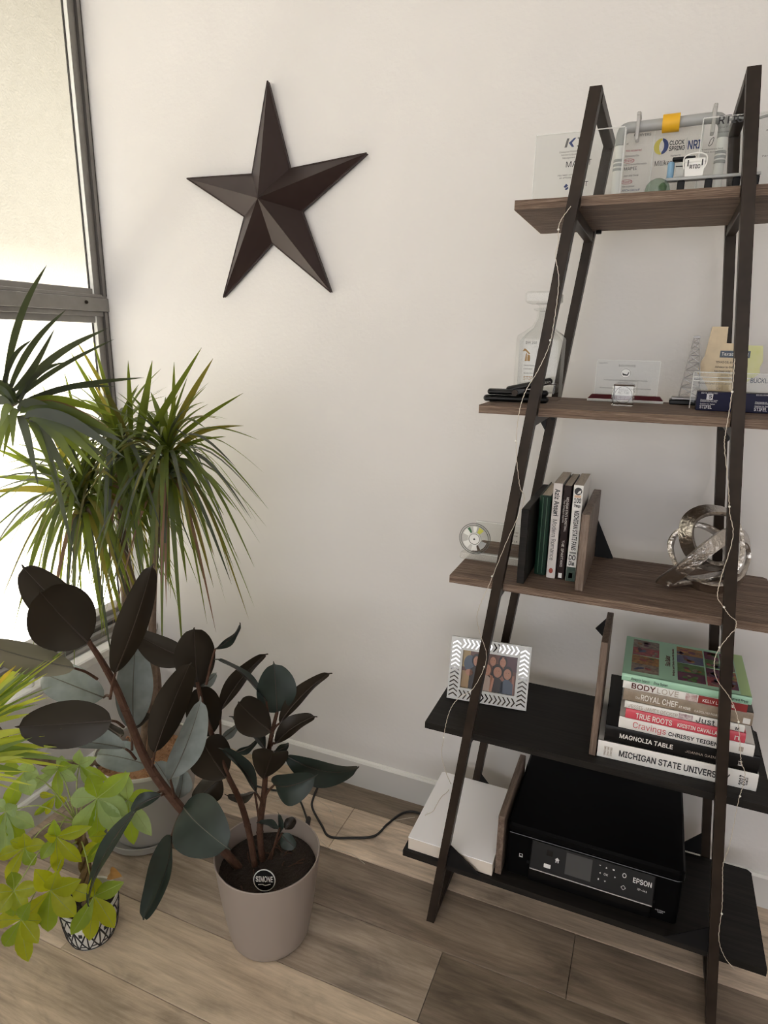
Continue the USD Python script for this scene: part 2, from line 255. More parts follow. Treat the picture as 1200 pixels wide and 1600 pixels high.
RUBBER_PETIOLES = [((0.6387,-0.7558,0.711),(0.6305,-0.8025,0.7581)),((0.6518,-0.7395,0.6577),(0.6835,-0.748,0.731)),((0.6511,-0.7398,0.6639),(0.5728,-0.6858,0.6119)),((0.6732,-0.7306,0.5884),(0.6908,-0.7774,0.6366)),((0.6918,-0.7229,0.5074),(0.6968,-0.7533,0.5546)),((0.6856,-0.7254,0.5303),(0.6455,-0.6772,0.5472)),((0.7205,-0.7109,0.4647),(0.7402,-0.7135,0.5319)),((0.7659,-0.692,0.4012),(0.7893,-0.7256,0.488)),((0.7804,-0.686,0.374),(0.7678,-0.7129,0.3229)),((0.7518,-0.6979,0.4129),(0.7533,-0.7189,0.4288)),((0.7476,-0.6996,0.4316),(0.716,-0.7561,0.4072)),((0.768,-0.6911,0.3927),(0.7137,-0.6271,0.3416)),((0.6605,-0.7575,0.7545),(0.5581,-0.7244,0.8255)),((0.807,-0.6261,0.6291),(0.7675,-0.6047,0.7137)),((0.8137,-0.6179,0.6667),(0.8172,-0.584,0.7402)),((0.849,-0.6249,0.4993),(0.8141,-0.5744,0.5737)),((0.9354,-0.5889,0.3596),(0.9391,-0.6199,0.4219)),((0.9514,-0.5714,0.5414),(0.9376,-0.5663,0.6271)),((0.9531,-0.5707,0.5531),(0.9644,-0.5552,0.5717)),((0.9509,-0.5716,0.5196),(0.9591,-0.5682,0.5248)),((0.947,-0.5841,0.4759),(0.944,-0.5853,0.5146)),((0.9505,-0.5826,0.5047),(0.9801,-0.5594,0.4949)),((0.9361,-0.5886,0.3843),(0.9661,-0.5869,0.4308)),((0.9196,-0.5846,0.3008),(0.8996,-0.5713,0.3775)),((0.9542,-0.5702,0.5448),(0.9674,-0.5973,0.5764)),((0.9284,-0.5702,0.1042),(0.9615,-0.5564,0.2693)),((0.9348,-0.5675,0.1237),(0.9686,-0.5751,0.3032)),((0.7171,-0.7123,0.4914),(0.648,-0.6436,0.4245))]
PACHIRA_LEAFLETS = [((0.61,-0.7659,0.4097),(0.673,-0.7251,0.4683),0.0391,(0.329,-0.9037,0.2739),0.006,0.004,'p'),((0.61,-0.7659,0.4097),(0.5413,-0.7797,0.3975),0.0398,(0.0141,-0.7019,0.7121),0.006,0.004,'p'),((0.61,-0.7659,0.4097),(0.5523,-0.79,0.3135),0.0403,(0.5213,-0.8475,-0.0998),0.006,0.004,'p'),((0.61,-0.7659,0.4097),(0.5846,-0.7614,0.2806),0.0423,(0.8826,-0.4308,-0.188),0.006,0.004,'p'),((0.61,-0.7659,0.4097),(0.6665,-0.7665,0.3387),0.0391,(0.6819,-0.4853,0.5473),0.006,0.004,'p'),((0.61,-0.7659,0.4097),(0.6677,-0.7375,0.3648),0.0403,(0.675,-0.3229,0.6635),0.006,0.004,'p'),((0.61,-0.7659,0.4097),(0.5781,-0.7555,0.454),0.0375,(0.7666,-0.2213,0.6028),0.006,0.004,'p'),((0.4628,-0.7405,0.4252),(0.4096,-0.7917,0.3809),0.0228,(0.4171,-0.8024,0.4269),0.006,0.004,'p'),((0.4628,-0.7405,0.4252),(0.4555,-0.7809,0.4453),0.0226,(0.9563,-0.0279,0.291),0.006,0.004,'p'),((0.4628,-0.7405,0.4252),(0.4871,-0.7659,0.3678),0.0239,(0.4434,-0.7348,0.5133),0.006,0.004,'p'),((0.4628,-0.7405,0.4252),(0.5137,-0.7336,0.4043),0.024,(0.3152,-0.8047,0.5031),0.006,0.004,'p'),((0.4628,-0.7405,0.4252),(0.4586,-0.7236,0.4492),0.0213,(0.8364,-0.3686,0.4056),0.006,0.004,'p'),((0.4628,-0.7405,0.4252),(0.5125,-0.741,0.4502),0.0213,(-0.2816,-0.7916,0.5422),0.006,0.004,'p'),((0.4927,-0.7064,0.4218),(0.5186,-0.701,0.3668),0.0254,(0.8708,-0.3135,0.3787),0.006,0.004,'p'),((0.4927,-0.7064,0.4218),(0.4639,-0.7166,0.4039),0.0248,(0.1911,-0.953,0.2353),0.006,0.004,'p'),((0.4927,-0.7064,0.4218),(0.5604,-0.6875,0.3866),0.0259,(0.4418,-0.7891,0.4268),0.006,0.004,'p'),((0.4927,-0.7064,0.4218),(0.4963,-0.7035,0.4643),0.023,(0.5179,-0.8553,0.0147),0.006,0.004,'p'),((0.4927,-0.7064,0.4218),(0.5512,-0.7042,0.4592),0.022,(-0.0646,-0.9854,0.1576),0.006,0.004,'p'),((0.4456,-0.8126,0.4605),(0.4026,-0.8401,0.3637),0.0324,(0.4996,-0.8659,0.0233),0.006,0.004,'p'),((0.4456,-0.8126,0.4605),(0.4745,-0.8168,0.5036),0.0319,(0.4967,-0.7672,-0.4059),0.006,0.004,'p'),((0.4456,-0.8126,0.4605),(0.4665,-0.8204,0.4097),0.0321,(0.717,-0.5819,0.3837),0.006,0.004,'p'),((0.4456,-0.8126,0.4605),(0.3887,-0.8189,0.4651),0.0297,(0.1361,-0.8196,0.5565),0.006,0.004,'p'),((0.4456,-0.8126,0.4605),(0.4833,-0.805,0.4574),0.0288,(0.1973,-0.6968,0.6896),0.006,0.004,'p'),((0.4585,-0.7531,0.3581),(0.4046,-0.7763,0.3014),0.014,(0.391,-0.9204,0.0044),0.006,0.004,'p'),((0.4585,-0.7531,0.3581),(0.4382,-0.7694,0.3094),0.0139,(0.4762,-0.8743,0.0945),0.006,0.004,'p'),((0.4585,-0.7531,0.3581),(0.4142,-0.761,0.353),0.0139,(0.0815,-0.8204,0.5659),0.006,0.004,'p'),((0.4585,-0.7531,0.3581),(0.4631,-0.7546,0.3228),0.0141,(0.9113,-0.3892,0.1343),0.006,0.004,'p'),((0.4585,-0.7531,0.3581),(0.478,-0.7451,0.3761),0.0127,(0.0819,-0.9414,0.3271),0.006,0.004,'p'),((0.4585,-0.7531,0.3581),(0.4558,-0.727,0.323),0.0125,(0.9974,0.0039,-0.0723),0.006,0.004,'p'),((0.4237,-0.8543,0.3782),(0.473,-0.8267,0.3323),0.0321,(0.7355,-0.3744,0.5647),0.006,0.004,'p'),((0.4237,-0.8543,0.3782),(0.4359,-0.8381,0.2646),0.0324,(0.9227,-0.3829,0.0449),0.006,0.004,'p'),((0.4237,-0.8543,0.3782),(0.4258,-0.8733,0.2712),0.032,(0.7587,-0.6386,0.1291),0.006,0.004,'p'),((0.4237,-0.8543,0.3782),(0.4426,-0.8385,0.3897),0.033,(0.546,-0.8107,0.2113),0.006,0.004,'p'),((0.4237,-0.8543,0.3782),(0.378,-0.8789,0.3091),0.0334,(0.6339,-0.7591,-0.148),0.006,0.004,'p'),((0.4237,-0.8543,0.3782),(0.3958,-0.8596,0.4033),0.0291,(0.5938,-0.6044,0.5311),0.006,0.004,'p'),((0.5318,-0.8201,0.3217),(0.5773,-0.7994,0.2509),0.0274,(0.7158,-0.6433,0.2717),0.006,0.004,'p'),((0.5318,-0.8201,0.3217),(0.5337,-0.8293,0.2282),0.0264,(0.727,-0.6817,0.0824),0.006,0.004,'p'),((0.5318,-0.8201,0.3217),(0.5232,-0.858,0.2879),0.026,(0.596,-0.6051,0.5278),0.006,0.004,'p'),((0.5318,-0.8201,0.3217),(0.5324,-0.8507,0.3485),0.0259,(0.9506,0.2156,0.2234),0.006,0.004,'p'),((0.5318,-0.8201,0.3217),(0.6243,-0.7998,0.3657),0.0264,(0.0722,-0.9545,0.2892),0.006,0.004,'p'),((0.5318,-0.8201,0.3217),(0.5574,-0.8388,0.3917),0.0241,(0.5421,-0.7411,-0.396),0.006,0.004,'p'),((0.4723,-0.8557,0.2998),(0.4751,-0.8554,0.3404),0.026,(0.812,-0.5814,-0.052),0.006,0.004,'p'),((0.4723,-0.8557,0.2998),(0.4177,-0.8854,0.2767),0.0269,(0.1101,-0.7297,0.6748),0.006,0.004,'p'),((0.4723,-0.8557,0.2998),(0.4325,-0.8838,0.2139),0.0268,(0.3468,-0.9271,0.1421),0.006,0.004,'p'),((0.4723,-0.8557,0.2998),(0.4961,-0.856,0.2602),0.0273,(0.615,-0.6935,0.3753),0.006,0.004,'p'),((0.4723,-0.8557,0.2998),(0.5203,-0.8375,0.3093),0.0269,(0.0797,-0.6171,0.7829),0.006,0.004,'p'),((0.4723,-0.8557,0.2998),(0.4516,-0.8731,0.3253),0.0241,(0.8071,-0.1145,0.5792),0.006,0.004,'p'),((0.6057,-0.746,0.2917),(0.5693,-0.7801,0.2275),0.0246,(0.5762,-0.8107,0.1039),0.006,0.004,'p'),((0.6057,-0.746,0.2917),(0.5519,-0.7807,0.2414),0.0241,(0.32,-0.9045,0.282),0.006,0.004,'p'),((0.6057,-0.746,0.2917),(0.5918,-0.7562,0.2245),0.0241,(0.6407,-0.7676,-0.0163),0.006,0.004,'p'),((0.6057,-0.746,0.2917),(0.5829,-0.7792,0.3052),0.0238,(0.7922,-0.3354,0.5099),0.006,0.004,'p'),((0.6057,-0.746,0.2917),(0.6329,-0.7499,0.2743),0.0249,(0.301,-0.7144,0.6317),0.006,0.004,'p'),((0.6057,-0.746,0.2917),(0.5952,-0.7192,0.2934),0.0219,(0.5367,0.1555,0.8293),0.006,0.004,'p'),((0.6416,-0.7093,0.3733),(0.7096,-0.7144,0.3016),0.0318,(0.5118,-0.6735,0.5334),0.006,0.004,'p'),((0.6416,-0.7093,0.3733),(0.6996,-0.6864,0.3998),0.0322,(0.2489,-0.932,0.2634),0.006,0.004,'p'),((0.6416,-0.7093,0.3733),(0.6568,-0.7221,0.4664),0.0326,(0.4698,-0.8611,-0.1946),0.006,0.004,'p'),((0.6416,-0.7093,0.3733),(0.6032,-0.7301,0.305),0.0327,(0.5658,-0.8217,-0.0685),0.006,0.004,'p'),((0.6416,-0.7093,0.3733),(0.6419,-0.706,0.2449),0.0325,(0.5928,-0.8051,-0.0196),0.006,0.004,'p'),((0.6416,-0.7093,0.3733),(0.5966,-0.734,0.3856),0.0296,(0.4302,-0.3724,0.8223),0.006,0.004,'p'),((0.5419,-0.8592,0.2123),(0.6326,-0.8499,0.2699),0.0403,(0.0171,-0.991,0.133),0.006,0.004,'p'),((0.5419,-0.8592,0.2123),(0.5988,-0.8482,0.1526),0.0397,(0.6393,-0.5827,0.5018),0.006,0.004,'p'),((0.5419,-0.8592,0.2123),(0.5211,-0.865,0.0916),0.0417,(0.4558,-0.8894,-0.0358),0.006,0.004,'p'),((0.5419,-0.8592,0.2123),(0.4596,-0.8787,0.1152),0.0416,(0.3886,-0.9096,-0.1469),0.006,0.004,'p'),((0.5419,-0.8592,0.2123),(0.5487,-0.8934,0.3028),0.0382,(0.9592,-0.2328,-0.1603),0.006,0.004,'p'),((0.5419,-0.8592,0.2123),(0.5882,-0.8702,0.295),0.0347,(0.5074,-0.7699,-0.3869),0.006,0.004,'p'),((0.6312,-0.822,0.1983),(0.704,-0.8006,0.2468),0.0333,(0.0623,-0.9443,0.323),0.006,0.004,'p'),((0.6312,-0.822,0.1983),(0.6774,-0.8168,0.1231),0.0338,(0.816,-0.3236,0.4789),0.006,0.004,'p'),((0.6312,-0.822,0.1983),(0.5986,-0.8221,0.0563),0.0343,(0.5205,-0.8455,-0.1192),0.006,0.004,'p'),((0.6312,-0.822,0.1983),(0.6042,-0.8708,0.1255),0.0344,(0.7025,-0.6835,0.1984),0.006,0.004,'p'),((0.6312,-0.822,0.1983),(0.5883,-0.8436,0.222),0.0335,(0.5984,-0.5676,0.5655),0.006,0.004,'p'),((0.6312,-0.822,0.1983),(0.6385,-0.825,0.2599),0.0303,(0.8585,-0.4972,-0.1257),0.006,0.004,'p'),((0.5114,-0.9152,0.1719),(0.5296,-0.9264,0.074),0.0327,(0.6285,-0.751,0.2024),0.006,0.004,'p'),((0.5114,-0.9152,0.1719),(0.4669,-0.9327,0.0949),0.0314,(0.3574,-0.9339,0.0048),0.006,0.004,'p'),((0.5114,-0.9152,0.1719),(0.5652,-0.921,0.1365),0.031,(0.4933,-0.3349,0.8028),0.006,0.004,'p'),((0.5114,-0.9152,0.1719),(0.4536,-0.9359,0.162),0.0331,(0.0088,-0.4532,0.8914),0.006,0.004,'p'),((0.5114,-0.9152,0.1719),(0.5616,-0.922,0.2474),0.0285,(0.0953,-0.9838,-0.1519),0.006,0.004,'p'),((0.5114,-0.9152,0.1719),(0.5391,-0.8881,0.1556),0.029,(0.7451,-0.4845,0.4584),0.006,0.004,'p'),((0.486,-0.9041,0.2294),(0.479,-0.9402,0.1999),0.0318,(0.4364,-0.6194,0.6526),0.006,0.004,'p'),((0.486,-0.9041,0.2294),(0.5385,-0.8776,0.2401),0.0315,(0.2913,-0.7922,0.5363),0.006,0.004,'p'),((0.486,-0.9041,0.2294),(0.4934,-0.9206,0.1782),0.0312,(0.7835,-0.55,0.2892),0.006,0.004,'p'),((0.486,-0.9041,0.2294),(0.5199,-0.9081,0.1914),0.0321,(0.5547,-0.6163,0.559),0.006,0.004,'p'),((0.486,-0.9041,0.2294),(0.45,-0.9392,0.2421),0.0312,(0.6742,-0.4905,0.5522),0.006,0.004,'p'),((0.486,-0.9041,0.2294),(0.4598,-0.8868,0.255),0.0295,(0.667,-0.0818,0.7405),0.006,0.004,'p')]
PACHIRA_PETIOLES = [((0.5336,-0.7652,0.3173),(0.61,-0.7659,0.4097)),((0.5336,-0.7652,0.3173),(0.4628,-0.7405,0.4252)),((0.5336,-0.7652,0.3173),(0.4927,-0.7064,0.4218)),((0.5336,-0.7652,0.3173),(0.4456,-0.8126,0.4605)),((0.5336,-0.7652,0.3173),(0.4585,-0.7531,0.3581)),((0.5336,-0.7652,0.3173),(0.4237,-0.8543,0.3782)),((0.5336,-0.7652,0.3173),(0.5318,-0.8201,0.3217)),((0.5336,-0.7652,0.3173),(0.4723,-0.8557,0.2998)),((0.5336,-0.7652,0.3173),(0.6057,-0.746,0.2917)),((0.5336,-0.7652,0.3173),(0.6416,-0.7093,0.3733)),((0.5466,-0.7706,0.2815),(0.5419,-0.8592,0.2123)),((0.5466,-0.7706,0.2815),(0.6312,-0.822,0.1983)),((0.5466,-0.7706,0.2815),(0.5114,-0.9152,0.1719)),((0.5336,-0.7652,0.3173),(0.486,-0.9041,0.2294))]
PACHIRA_TRUNK = [(0.5358,-0.7751,0.0672),(0.5454,-0.7711,0.153),(0.5497,-0.7693,0.2272),(0.5466,-0.7706,0.2815),(0.5336,-0.7652,0.3173)]
DRACAENA_HEADS = [((0.387,-0.3867,1.1378),78),((0.5385,-0.3777,1.1235),74),((0.3423,-0.4811,1.0236),66)]
DRACAENA_TRUNKS = [([(0.3797,-0.4222,0.1865),(0.3806,-0.4218,0.4407),(0.3816,-0.4106,0.693),(0.3837,-0.3989,0.9305),(0.3849,-0.3876,1.1122)],0.011),([(0.4344,-0.4211,0.2131),(0.4582,-0.4112,0.4538),(0.4714,-0.4057,0.6886),(0.4991,-0.3941,0.9263),(0.5374,-0.3782,1.1069)],0.0115),([(0.4319,-0.4546,0.2136),(0.4519,-0.4355,0.4453),(0.4467,-0.4268,0.6925),(0.4245,-0.4469,0.8781),(0.3437,-0.4805,1.0066)],0.0095),([(0.4274,-0.3807,0.2169),(0.4428,-0.3743,0.492),(0.4044,-0.3902,0.6796),(0.3796,-0.3898,0.873),(0.3784,-0.3902,1.0343)],0.0085)]
DRACAENA_HOOK = [(0.4173,-0.4824,0.2069),(0.2734,-0.6831,0.3693),(0.251,-0.8224,0.7527),(0.351,-0.8675,1.127),(0.4766,-0.8585,1.32),(0.554,-0.8262,1.326),(0.5766,-0.8168,1.2959)]
HOOK_LEAVES = [((0.5636,-0.8222,1.3332),(0.6405,-0.7686,1.5432),0.0148,(0.9342,-0.2106,-0.288),0.03,0.0,'s'),((0.5685,-0.8202,1.3193),(0.648,-0.7438,1.4676),0.0155,(0.8998,-0.124,-0.4183),0.02,0.0,'s'),((0.5729,-0.8184,1.3194),(0.6583,-0.7828,1.4326),0.0149,(0.7984,-0.3444,-0.494),-0.012,0.0,'s'),((0.5791,-0.8158,1.3078),(0.6856,-0.6848,1.4361),0.0155,(0.8539,-0.4652,-0.2334),0.02,0.0,'s'),((0.5787,-0.816,1.3042),(0.68,-0.6654,1.4159),0.0128,(0.852,-0.2212,-0.4746),0.01,0.0,'s'),((0.5835,-0.814,1.2984),(0.6182,-0.7345,1.3718),0.0169,(0.8891,0.0335,-0.4565),0.02,0.0,'s'),((0.5581,-0.8245,1.3238),(0.6186,-0.7993,1.4129),0.0108,(0.8252,-0.3082,-0.4733),0.02,0.0,'s'),((0.5832,-0.8141,1.296),(0.7436,-0.6606,1.3441),0.019,(0.5856,-0.3898,-0.7107),0.012,0.0,'s'),((0.5876,-0.8123,1.2867),(0.7053,-0.6983,1.3273),0.0159,(0.6626,-0.4784,-0.5762),0.02,0.0,'s'),((0.6009,-0.8284,1.2946),(0.7331,-0.7191,1.2248),0.0318,(0.6356,-0.772,-0.004),0.012,0.0,'s'),((0.6193,-0.8315,1.2843),(0.708,-0.7621,1.2166),0.0271,(0.5954,-0.8023,-0.0431),0.02,0.0,'s'),((0.5966,-0.8193,1.2878),(0.7025,-0.7211,1.2503),0.0252,(0.5595,-0.743,-0.3672),0.02,0.0,'s'),((0.6071,-0.8366,1.2899),(0.6587,-0.8151,1.3),0.0173,(0.4173,-0.8474,-0.3283),0.01,0.0,'s'),((0.6078,-0.8255,1.2796),(0.6264,-0.7961,1.1657),0.0166,(0.5655,-0.8162,-0.1184),0.025,0.0,'s'),((0.6144,-0.8227,1.2715),(0.6488,-0.7651,1.2371),0.0195,(0.819,-0.5608,-0.1212),0.02,0.0,'s'),((0.6097,-0.8247,1.2773),(0.6523,-0.7637,1.098),0.0188,(0.5084,-0.8448,-0.167),0.03,0.0,'s'),((0.5948,-0.8309,1.2887),(0.5806,-0.8368,1.2174),0.0151,(0.5078,-0.861,-0.0296),0.02,0.0,'s'),((0.59,-0.8329,1.2944),(0.5728,-0.8509,1.2567),0.0175,(0.5124,-0.8422,0.1678),0.012,0.0,'s'),((0.5853,-0.8349,1.3002),(0.5268,-0.8376,1.2856),0.0176,(-0.0017,-0.982,0.1889),0.01,0.0,'s'),((0.5818,-0.8147,1.2842),(0.5243,-0.817,1.1915),0.0129,(0.3652,-0.9083,-0.2042),0.02,0.0,'s'),((0.5977,-0.8081,1.269),(0.6155,-0.7789,1.1361),0.017,(0.4044,-0.9032,-0.1435),0.02,0.0,'s'),((0.6125,-0.8019,1.2633),(0.6152,-0.7574,0.9704),0.0145,(0.3755,-0.9168,-0.1357),0.03,0.0,'s'),((0.6114,-0.8348,1.29),(0.737,-0.7284,1.2362),0.0272,(0.6184,-0.7796,-0.0989),0.02,0.0,'s'),((0.5917,-0.8214,1.2924),(0.7082,-0.7079,1.2716),0.0207,(0.6568,-0.7168,-0.234),0.02,0.0,'s'),((0.6279,-0.8388,1.282),(0.7569,-0.7418,1.199),0.0246,(0.5827,-0.8115,-0.0434),0.025,0.0,'s'),((0.627,-0.8283,1.2763),(0.7289,-0.7534,1.1738),0.0223,(0.5869,-0.8096,-0.0086),0.02,0.0,'s'),((0.6253,-0.8182,1.2717),(0.6802,-0.7737,1.1604),0.0224,(0.613,-0.7899,-0.0138),0.02,0.0,'s'),((0.5897,-0.8222,1.2759),(0.5987,-0.8076,1.1401),0.0175,(0.6163,-0.7863,-0.0437),0.03,0.0,'s'),((0.5696,-0.8198,1.2745),(0.531,-0.8358,1.1889),0.0154,(0.4541,-0.8901,-0.0376),0.02,0.0,'s'),((0.6021,-0.8062,1.2691),(0.6879,-0.7488,1.1692),0.0182,(0.5235,-0.8511,-0.0395),0.02,0.0,'s'),((0.6076,-0.8039,1.2692),(0.6916,-0.7256,1.191),0.0209,(0.5983,-0.7877,-0.1467),0.015,0.0,'s')]
CROWN_LEAVES = [((0.4254,-0.4248,1.1463),(0.3347,-0.4626,1.3824),0.0167,(0.9161,-0.2522,0.3116),0.02,0.0,'s'),((0.4328,-0.4218,1.1628),(0.3725,-0.4252,1.4136),0.0148,(0.9424,-0.2494,0.223),0.0,0.0,'s'),((0.4492,-0.4149,1.1794),(0.333,-0.4416,1.413),0.0148,(0.8708,-0.2852,0.4005),0.01,0.0,'s'),((0.4567,-0.4118,1.1796),(0.4639,-0.4088,1.3647),0.0166,(0.9599,-0.2783,-0.033),0.0,0.0,'s'),((0.4704,-0.4061,1.1635),(0.5193,-0.3857,1.3657),0.0228,(0.7635,-0.6345,-0.1206),0.0,0.0,'s'),((0.4855,-0.3998,1.1637),(0.6202,-0.322,1.3979),0.0188,(0.7683,-0.591,-0.2459),0.0,0.0,'s'),((0.5401,-0.3771,1.1483),(0.6391,-0.3033,1.3718),0.0207,(0.7991,-0.5786,-0.1632),0.015,0.0,'s'),((0.5401,-0.3771,1.1483),(0.7231,-0.3008,1.2899),0.0169,(0.6481,-0.5159,-0.5601),0.01,0.0,'s'),((0.5401,-0.3771,1.1483),(0.5497,-0.4055,1.2486),0.0261,(0.7918,-0.5632,-0.2363),0,0.0,'s'),((0.5532,-0.3716,1.1649),(0.5346,-0.3252,1.3617),0.015,(0.9368,-0.3101,0.1617),0.0,0.0,'s'),((0.543,-0.3759,1.1236),(0.7216,-0.3015,1.2086),0.0191,(0.5317,-0.6299,-0.5661),0.03,0.0,'s'),((0.5379,-0.378,1.1152),(0.6786,-0.3194,1.1802),0.0149,(0.5259,-0.6373,-0.5633),0.02,0.0,'s'),((0.5501,-0.3729,1.1154),(0.7265,-0.3536,0.9991),0.017,(0.1027,-0.9947,-0.0093),0.035,0.0,'s'),((0.5501,-0.3729,1.1154),(0.696,-0.3663,0.9868),0.017,(0.1006,-0.9929,0.0632),0.04,0.0,'s'),((0.5468,-0.3743,1.112),(0.6553,-0.3616,0.868),0.0183,(0.2812,-0.9567,0.0753),0.05,0.0,'s'),((0.5419,-0.3763,1.1069),(0.6258,-0.3739,0.8051),0.0195,(0.3688,-0.9246,0.095),0.05,0.0,'s'),((0.5374,-0.3782,1.1069),(0.5915,-0.399,0.7992),0.0212,(0.363,-0.9232,0.1263),0.05,0.0,'s'),((0.5313,-0.3807,1.1067),(0.5514,-0.4265,0.7933),0.0212,(0.3598,-0.9197,0.1574),0.05,0.0,'s'),((0.5222,-0.3845,1.1066),(0.5146,-0.4419,0.8193),0.0211,(0.3606,-0.9165,0.1734),0.05,0.0,'s'),((0.504,-0.3921,1.1063),(0.5448,-0.4618,0.8827),0.0249,(0.5083,-0.7915,0.3394),0.04,0.0,'s'),((0.4227,-0.426,1.1131),(0.509,-0.4984,0.9055),0.0263,(0.4857,-0.7428,0.4609),0.05,0.0,'s'),((0.4129,-0.4301,1.1046),(0.4469,-0.5242,0.8706),0.019,(0.406,-0.8259,0.3913),0.05,0.0,'s'),((0.3232,-0.4674,0.9928),(0.3014,-0.5198,0.8027),0.0178,(0.4422,-0.8763,0.1909),0.04,0.0,'s'),((0.3232,-0.4674,0.9928),(0.2339,-0.5263,0.839),0.0161,(0.3488,-0.9249,0.1514),0.05,0.0,'s'),((0.3232,-0.4674,0.9928),(0.1705,-0.531,0.849),0.0216,(0.2359,-0.9564,0.1724),0.05,0.0,'s'),((0.3117,-0.4722,1.0012),(0.095,-0.5624,0.8745),0.0215,(0.2148,-0.9308,0.2956),0.04,0.0,'s'),((0.3125,-0.4718,1.0098),(0.0988,-0.5609,1.0231),0.023,(0.3431,-0.7371,0.5821),0.02,0.0,'s'),((0.3103,-0.4728,1.0183),(0.112,-0.5553,1.0657),0.0229,(0.4237,-0.6632,0.617),0.02,0.0,'s'),((0.3111,-0.4724,1.0269),(0.1465,-0.541,1.1578),0.0175,(0.6599,-0.4783,0.5794),0.0,0.0,'s'),((0.315,-0.4708,1.0355),(0.1293,-0.5481,1.141),0.021,(0.5742,-0.545,0.611),0.01,0.0,'s'),((0.3227,-0.4676,1.0356),(0.219,-0.4891,1.2861),0.0151,(0.9132,-0.1873,0.3619),0.0,0.0,'s'),((0.3458,-0.458,1.036),(0.2432,-0.479,1.3024),0.0151,(0.9202,-0.1961,0.3387),0.0,0.0,'s'),((0.3603,-0.4519,1.0278),(0.3154,-0.4707,1.336),0.0169,(0.9715,-0.1983,0.1297),0.0,0.0,'s'),((0.3248,-0.4667,1.01),(0.3649,-0.5042,0.8165),0.0177,(0.4488,-0.8554,0.2586),0.04,0.0,'s'),((0.3248,-0.4667,1.01),(0.3864,-0.4627,0.7969),0.0161,(0.4798,-0.8688,0.1224),0.05,0.0,'s'),((0.4446,-0.4169,1.1218),(0.5211,-0.4717,0.8651),0.0237,(0.4485,-0.8374,0.3124),0.04,0.0,'s')]
GRASS_CENTRE = (0.4145,-0.9431,0.5571)
GRASS_LEAVES = [((0.4251,-0.9387,0.5878),(0.6205,-0.8066,0.8041),0.0152,(0.6505,-0.7482,-0.1306),0.011738312352855305,0.0,'s'),((0.424,-0.9392,0.5802),(0.6581,-0.886,0.7946),0.0115,(0.3099,-0.9451,-0.104),0.02712367541855635,0.0,'s'),((0.4179,-0.9417,0.5801),(0.5704,-0.8366,0.7671),0.016,(0.5854,-0.8104,-0.0218),0.029116091879678306,0.0,'s'),((0.4262,-0.9383,0.5954),(0.6096,-0.8996,0.804),0.016,(0.1748,-0.9842,0.0287),0.01664990333974993,0.0,'s'),((0.4162,-0.9424,0.6103),(0.5884,-0.897,0.8008),0.0209,(0.2535,-0.9673,0.0012),0.012368910326671695,0.0,'s'),((0.4168,-0.9422,0.5725),(0.6669,-0.8515,0.8236),0.0088,(0.0125,-0.9444,0.3285),0.020755633323510932,0.0,'s'),((0.4157,-0.9426,0.5648),(0.5671,-0.8313,0.6974),0.016,(0.4147,-0.8723,0.2589),0.022483064886606483,0.0,'s'),((0.4207,-0.9405,0.5573),(0.62,-0.8454,0.6189),0.0162,(0.4261,-0.9045,0.0177),0.024690381060172982,0.0,'s'),((0.4207,-0.9405,0.5573),(0.5592,-0.8477,0.6218),0.0217,(0.2974,-0.8027,0.5169),0.028149292928561623,0.0,'s'),((0.4196,-0.941,0.5496),(0.6803,-0.8665,0.5928),0.0158,(0.116,-0.7703,0.627),0.024749039468293522,0.0,'s'),((0.4185,-0.9415,0.5418),(0.6232,-0.8742,0.599),0.0215,(0.2853,-0.9533,0.099),0.02721311724271762,0.0,'s'),((0.4174,-0.9419,0.5341),(0.6042,-0.9004,0.6193),0.019,(-0.0658,-0.8326,0.55),0.011048697573728053,0.0,'s'),((0.4196,-0.941,0.5496),(0.6028,-0.8258,0.5302),0.0123,(0.4268,-0.5594,0.7105),0.01786493456733111,0.0,'s'),((0.4163,-0.9424,0.5263),(0.5704,-0.9031,0.5619),0.0186,(-0.0321,-0.599,0.8001),0.019138784835241306,0.0,'s'),((0.4151,-0.9428,0.5185),(0.5655,-0.909,0.5142),0.0066,(0.1865,-0.7473,0.6378),0.014055300954789175,0.0,'s'),((0.414,-0.9433,0.5107),(0.5388,-0.8901,0.528),0.012,(0.374,-0.9186,0.1277),0.0174366741272572,0.0,'s'),((0.4062,-0.9466,0.6251),(0.5088,-0.8546,0.7107),0.0207,(0.2091,-0.7813,0.5881),0.020976102365641645,0.0,'s'),((0.4062,-0.9466,0.6251),(0.534,-0.8825,0.7531),0.0264,(0.6599,-0.6804,-0.3186),0.02850370262456845,0.0,'s'),((0.4095,-0.9452,0.5647),(0.5749,-0.8751,0.6795),0.0177,(0.4209,-0.9055,-0.0537),0.029518105632150307,0.0,'s'),((0.4117,-0.9443,0.58),(0.5743,-0.851,0.6877),0.0148,(0.5723,-0.8026,-0.1682),0.028777879586385315,0.0,'s'),((0.4078,-0.9459,0.5951),(0.5599,-0.8845,0.7028),0.0212,(0.3747,-0.9272,-0.0009),0.013596992658357964,0.0,'s'),((0.4073,-0.9461,0.5493),(0.6061,-0.8701,0.6333),0.0128,(0.3529,-0.9356,0.0109),0.02154464140504874,0.0,'s')]
